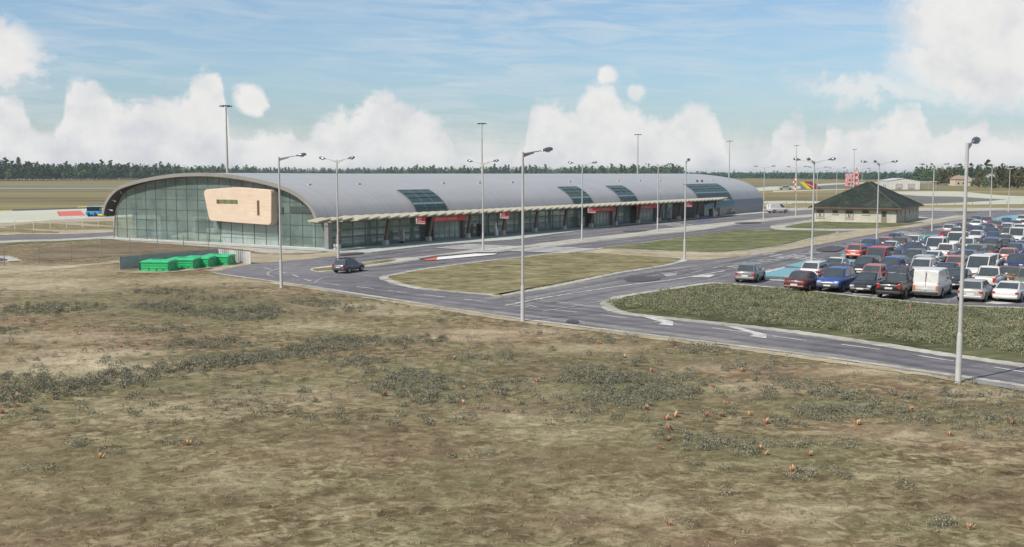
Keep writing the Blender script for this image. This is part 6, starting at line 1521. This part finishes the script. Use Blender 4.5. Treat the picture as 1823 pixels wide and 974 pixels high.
def scrub():
    pts = [p for p in patch_points(PATCH, 6.8) if in_field(*to_px(*p))]
    # single low plants between the clumps
    for _ in range(1500):
        u, v = rnd.uniform(-20, 1840), rnd.uniform(505, 760)
        if in_field(u, v) and rnd.random() < .55: p = G(u, v); pts.append((p.x, p.y))
    C = np.array([(x, y, 0) for x, y in pts]); g = np.random.default_rng(5); n = len(C)
    V, Q = leaves(C, .6, 1.0, .15 + .17 * g.random(n), .13 + .24 * g.random(n) ** 1.2, 84, .024, 6, .5, .28)
    o = bulk('low_scrub', V, Q, SCRUB); tag(o, 'grey-green low scrub clumps over the rough field in front of the road', 'scrub', None, 'stuff')
    # bed between the road and the car park
    poly = [tuple(p) for p in offset(isD, -0.55)]
    def inside(x, y):
        c = False; n = len(poly)
        for i in range(n):
            (x0, y0), (x1, y1) = poly[i], poly[i - 1]
            if (y0 > y) != (y1 > y) and x < (x1 - x0) * (y - y0) / (y1 - y0) + x0: c = not c
        return c
    pts = []; hts = []
    while len(pts) < 4700:
        x, y = rnd.uniform(5, 62), rnd.uniform(38, 90)
        if x > .53 * y + 1 or not inside(x, y): continue
        u, v = to_px(x, y); lo = np.interp(u, [1075, 1110, 1165, 1350, 1581, 1823, 2000], [543, 552, 557, 575, 605, 636, 660]) ; hi = np.interp(u, [1075, 1120, 1200, 1260, 1300, 1396, 1558, 1690, 1823], [541, 534, 521, 511, 512, 521, 540, 553, 559])
        if v > lo or v < hi: continue
        if u < 1180 and rnd.random() < .5: continue
        from mathutils import noise as mn
        q = mn.noise(Vector((x * .45, y * .45, 2))) + .5 * mn.noise(Vector((x * 1.3, y * 1.3, 7)))
        if q < -.06 - .30 * rnd.random() and rnd.random() < .92: continue
        hts.append(max(.1, min(1.0, .45 + .75 * q)))
        pts.append((x, y))
    C = np.array([(x, y, .08) for x, y in pts]); n = len(C)
    ht = np.array(hts)
    V, Q = leaves(C, .6, 1.0, .18 + .22 * g.random(n), 0.12 + .42 * ht * (.5 + .7 * g.random(n)), 66, .030, 7, .4, .28)
    o = bulk('shrub_planting', V, Q, SCRUB2); tag(o, 'dense green-grey shrub planting between the near road and the car park', 'shrubs', None, 'stuff')
    return pts
bed_pts = scrub()
def straw():
    P = []
    for _ in range(30000):
        d = 17 + 60 * rnd.random() ** 1.6; x = rnd.uniform(-.53, .53) * d
        if in_field(*to_px(x, d)): P.append((x, d, 0))
    C = np.array(P); g = np.random.default_rng(8)
    keep = g.random(len(C)) < .30; C = C[keep]
    V, Q = leaves(C, .14, 1.0, .05 + .09 * g.random(len(C)), .05, 7, .050, 9, 1.2)
    V[:, 2] = np.minimum(V[:, 2], .13)
    o = bulk('dry_grass', V, Q, STRAW); tag(o, 'short dry straw-coloured grass over the rough field', 'grass', None, 'stuff')
straw()
def make_tuft():
    g = random.Random(3); mb = MB()
    for k in range(22):
        a = g.uniform(0, 6.28); r = g.uniform(.0, .14); h = g.uniform(.14, .34); x, y = r * math.cos(a), r * math.sin(a); ln = g.uniform(.03, .12); w = g.uniform(.018, .035)
        s = (-math.sin(a) * w, math.cos(a) * w)
        mb.add([(x - s[0], y - s[1], 0), (x + s[0], y + s[1], 0), (x + ln * math.cos(a) + s[0] * 1.3, y + ln * math.sin(a) + s[1] * 1.3, h * .7), (x + ln * 1.5 * math.cos(a), y + ln * 1.5 * math.sin(a), h), (x + ln * math.cos(a) - s[0] * 1.3, y + ln * math.sin(a) - s[1] * 1.3, h * .65)], [(0, 1, 2, 3, 4)])
    return mb.build('orange_plant', ORANGE)
tuft = make_tuft()
TU = [(683, 705), (735, 715), (822, 720), (823, 692), (1200, 743), (1090, 736), (1175, 800), (1188, 785), (1185, 748), (1150, 730), (1192, 766), (1525, 757), (1690, 776), (1622, 732), (1320, 662), (1275, 632), (1241, 613), (1266, 628), (1200, 611), (1160, 662), (806, 640), (675, 614), (592, 623), (510, 619), (500, 616), (430, 650), (468, 629), (625, 541), (548, 537), (310, 541), (200, 670), (4, 691), (27, 708), (30, 724), (5, 736), (98, 712), (720, 617), (332, 793), (177, 816), (1725, 942), (1362, 810), (1411, 840), (1405, 848), (1192, 936), (1258, 742), (1284, 742), (1335, 740), (1364, 755), (1270, 690), (1290, 720), (270, 580), (140, 596), (45, 572), (82, 578), (300, 660), (366, 655), (535, 616), (560, 622), (1110, 637), (1065, 612), (950, 646), (955, 680), (880, 700), (1440, 812), (1352, 800), (215, 618), (264, 615), (750, 600), (660, 607), (1800, 755), (640, 555), (505, 556)]
for i, (u, v) in enumerate(TU):
    o = tuft if i == 0 else tuft.copy()
    if i: COL.objects.link(o)
    p = G(u, v); o.location = (p.x, p.y, 0); o.rotation_euler = (0, 0, rnd.uniform(0, 6.28)); o.scale = (rnd.uniform(.4, .72),) * 3
    tag(o, 'small orange dry plant among the grey-green scrub of the rough field', 'plant', 'orange plants in the field')
for i in range(55):
    x, y = rnd.choice(bed_pts); o = tuft.copy(); COL.objects.link(o); o.location = (x, y, .26); o.rotation_euler = (0, 0, rnd.uniform(0, 6.28)); s = rnd.uniform(.32, .55); o.scale = (s, s, s)
    tag(o, 'small orange plant sticking out of the dense shrub bed by the car park', 'plant', 'orange plants in the shrub bed')

# ------------------------------------------------------------------ the air
def haze():
    mb = MB(); mb.bx(-5000, 5000, -450, 7700, -2.5, 34); m = bpy.data.materials.new('haze_air'); m.use_nodes = True; nt = m.node_tree; nt.nodes.clear()
    out = nt.nodes.new('ShaderNodeOutputMaterial'); v = nt.nodes.new('ShaderNodeVolumePrincipled'); v.inputs['Density'].default_value = 0.00009; v.inputs['Color'].default_value = (.80, .88, .95, 1); v.inputs['Anisotropy'].default_value = 0.2
    nt.links.new(v.outputs[0], out.inputs['Volume'])
    tag(mb.build('haze', m), kind='stuff')
haze()
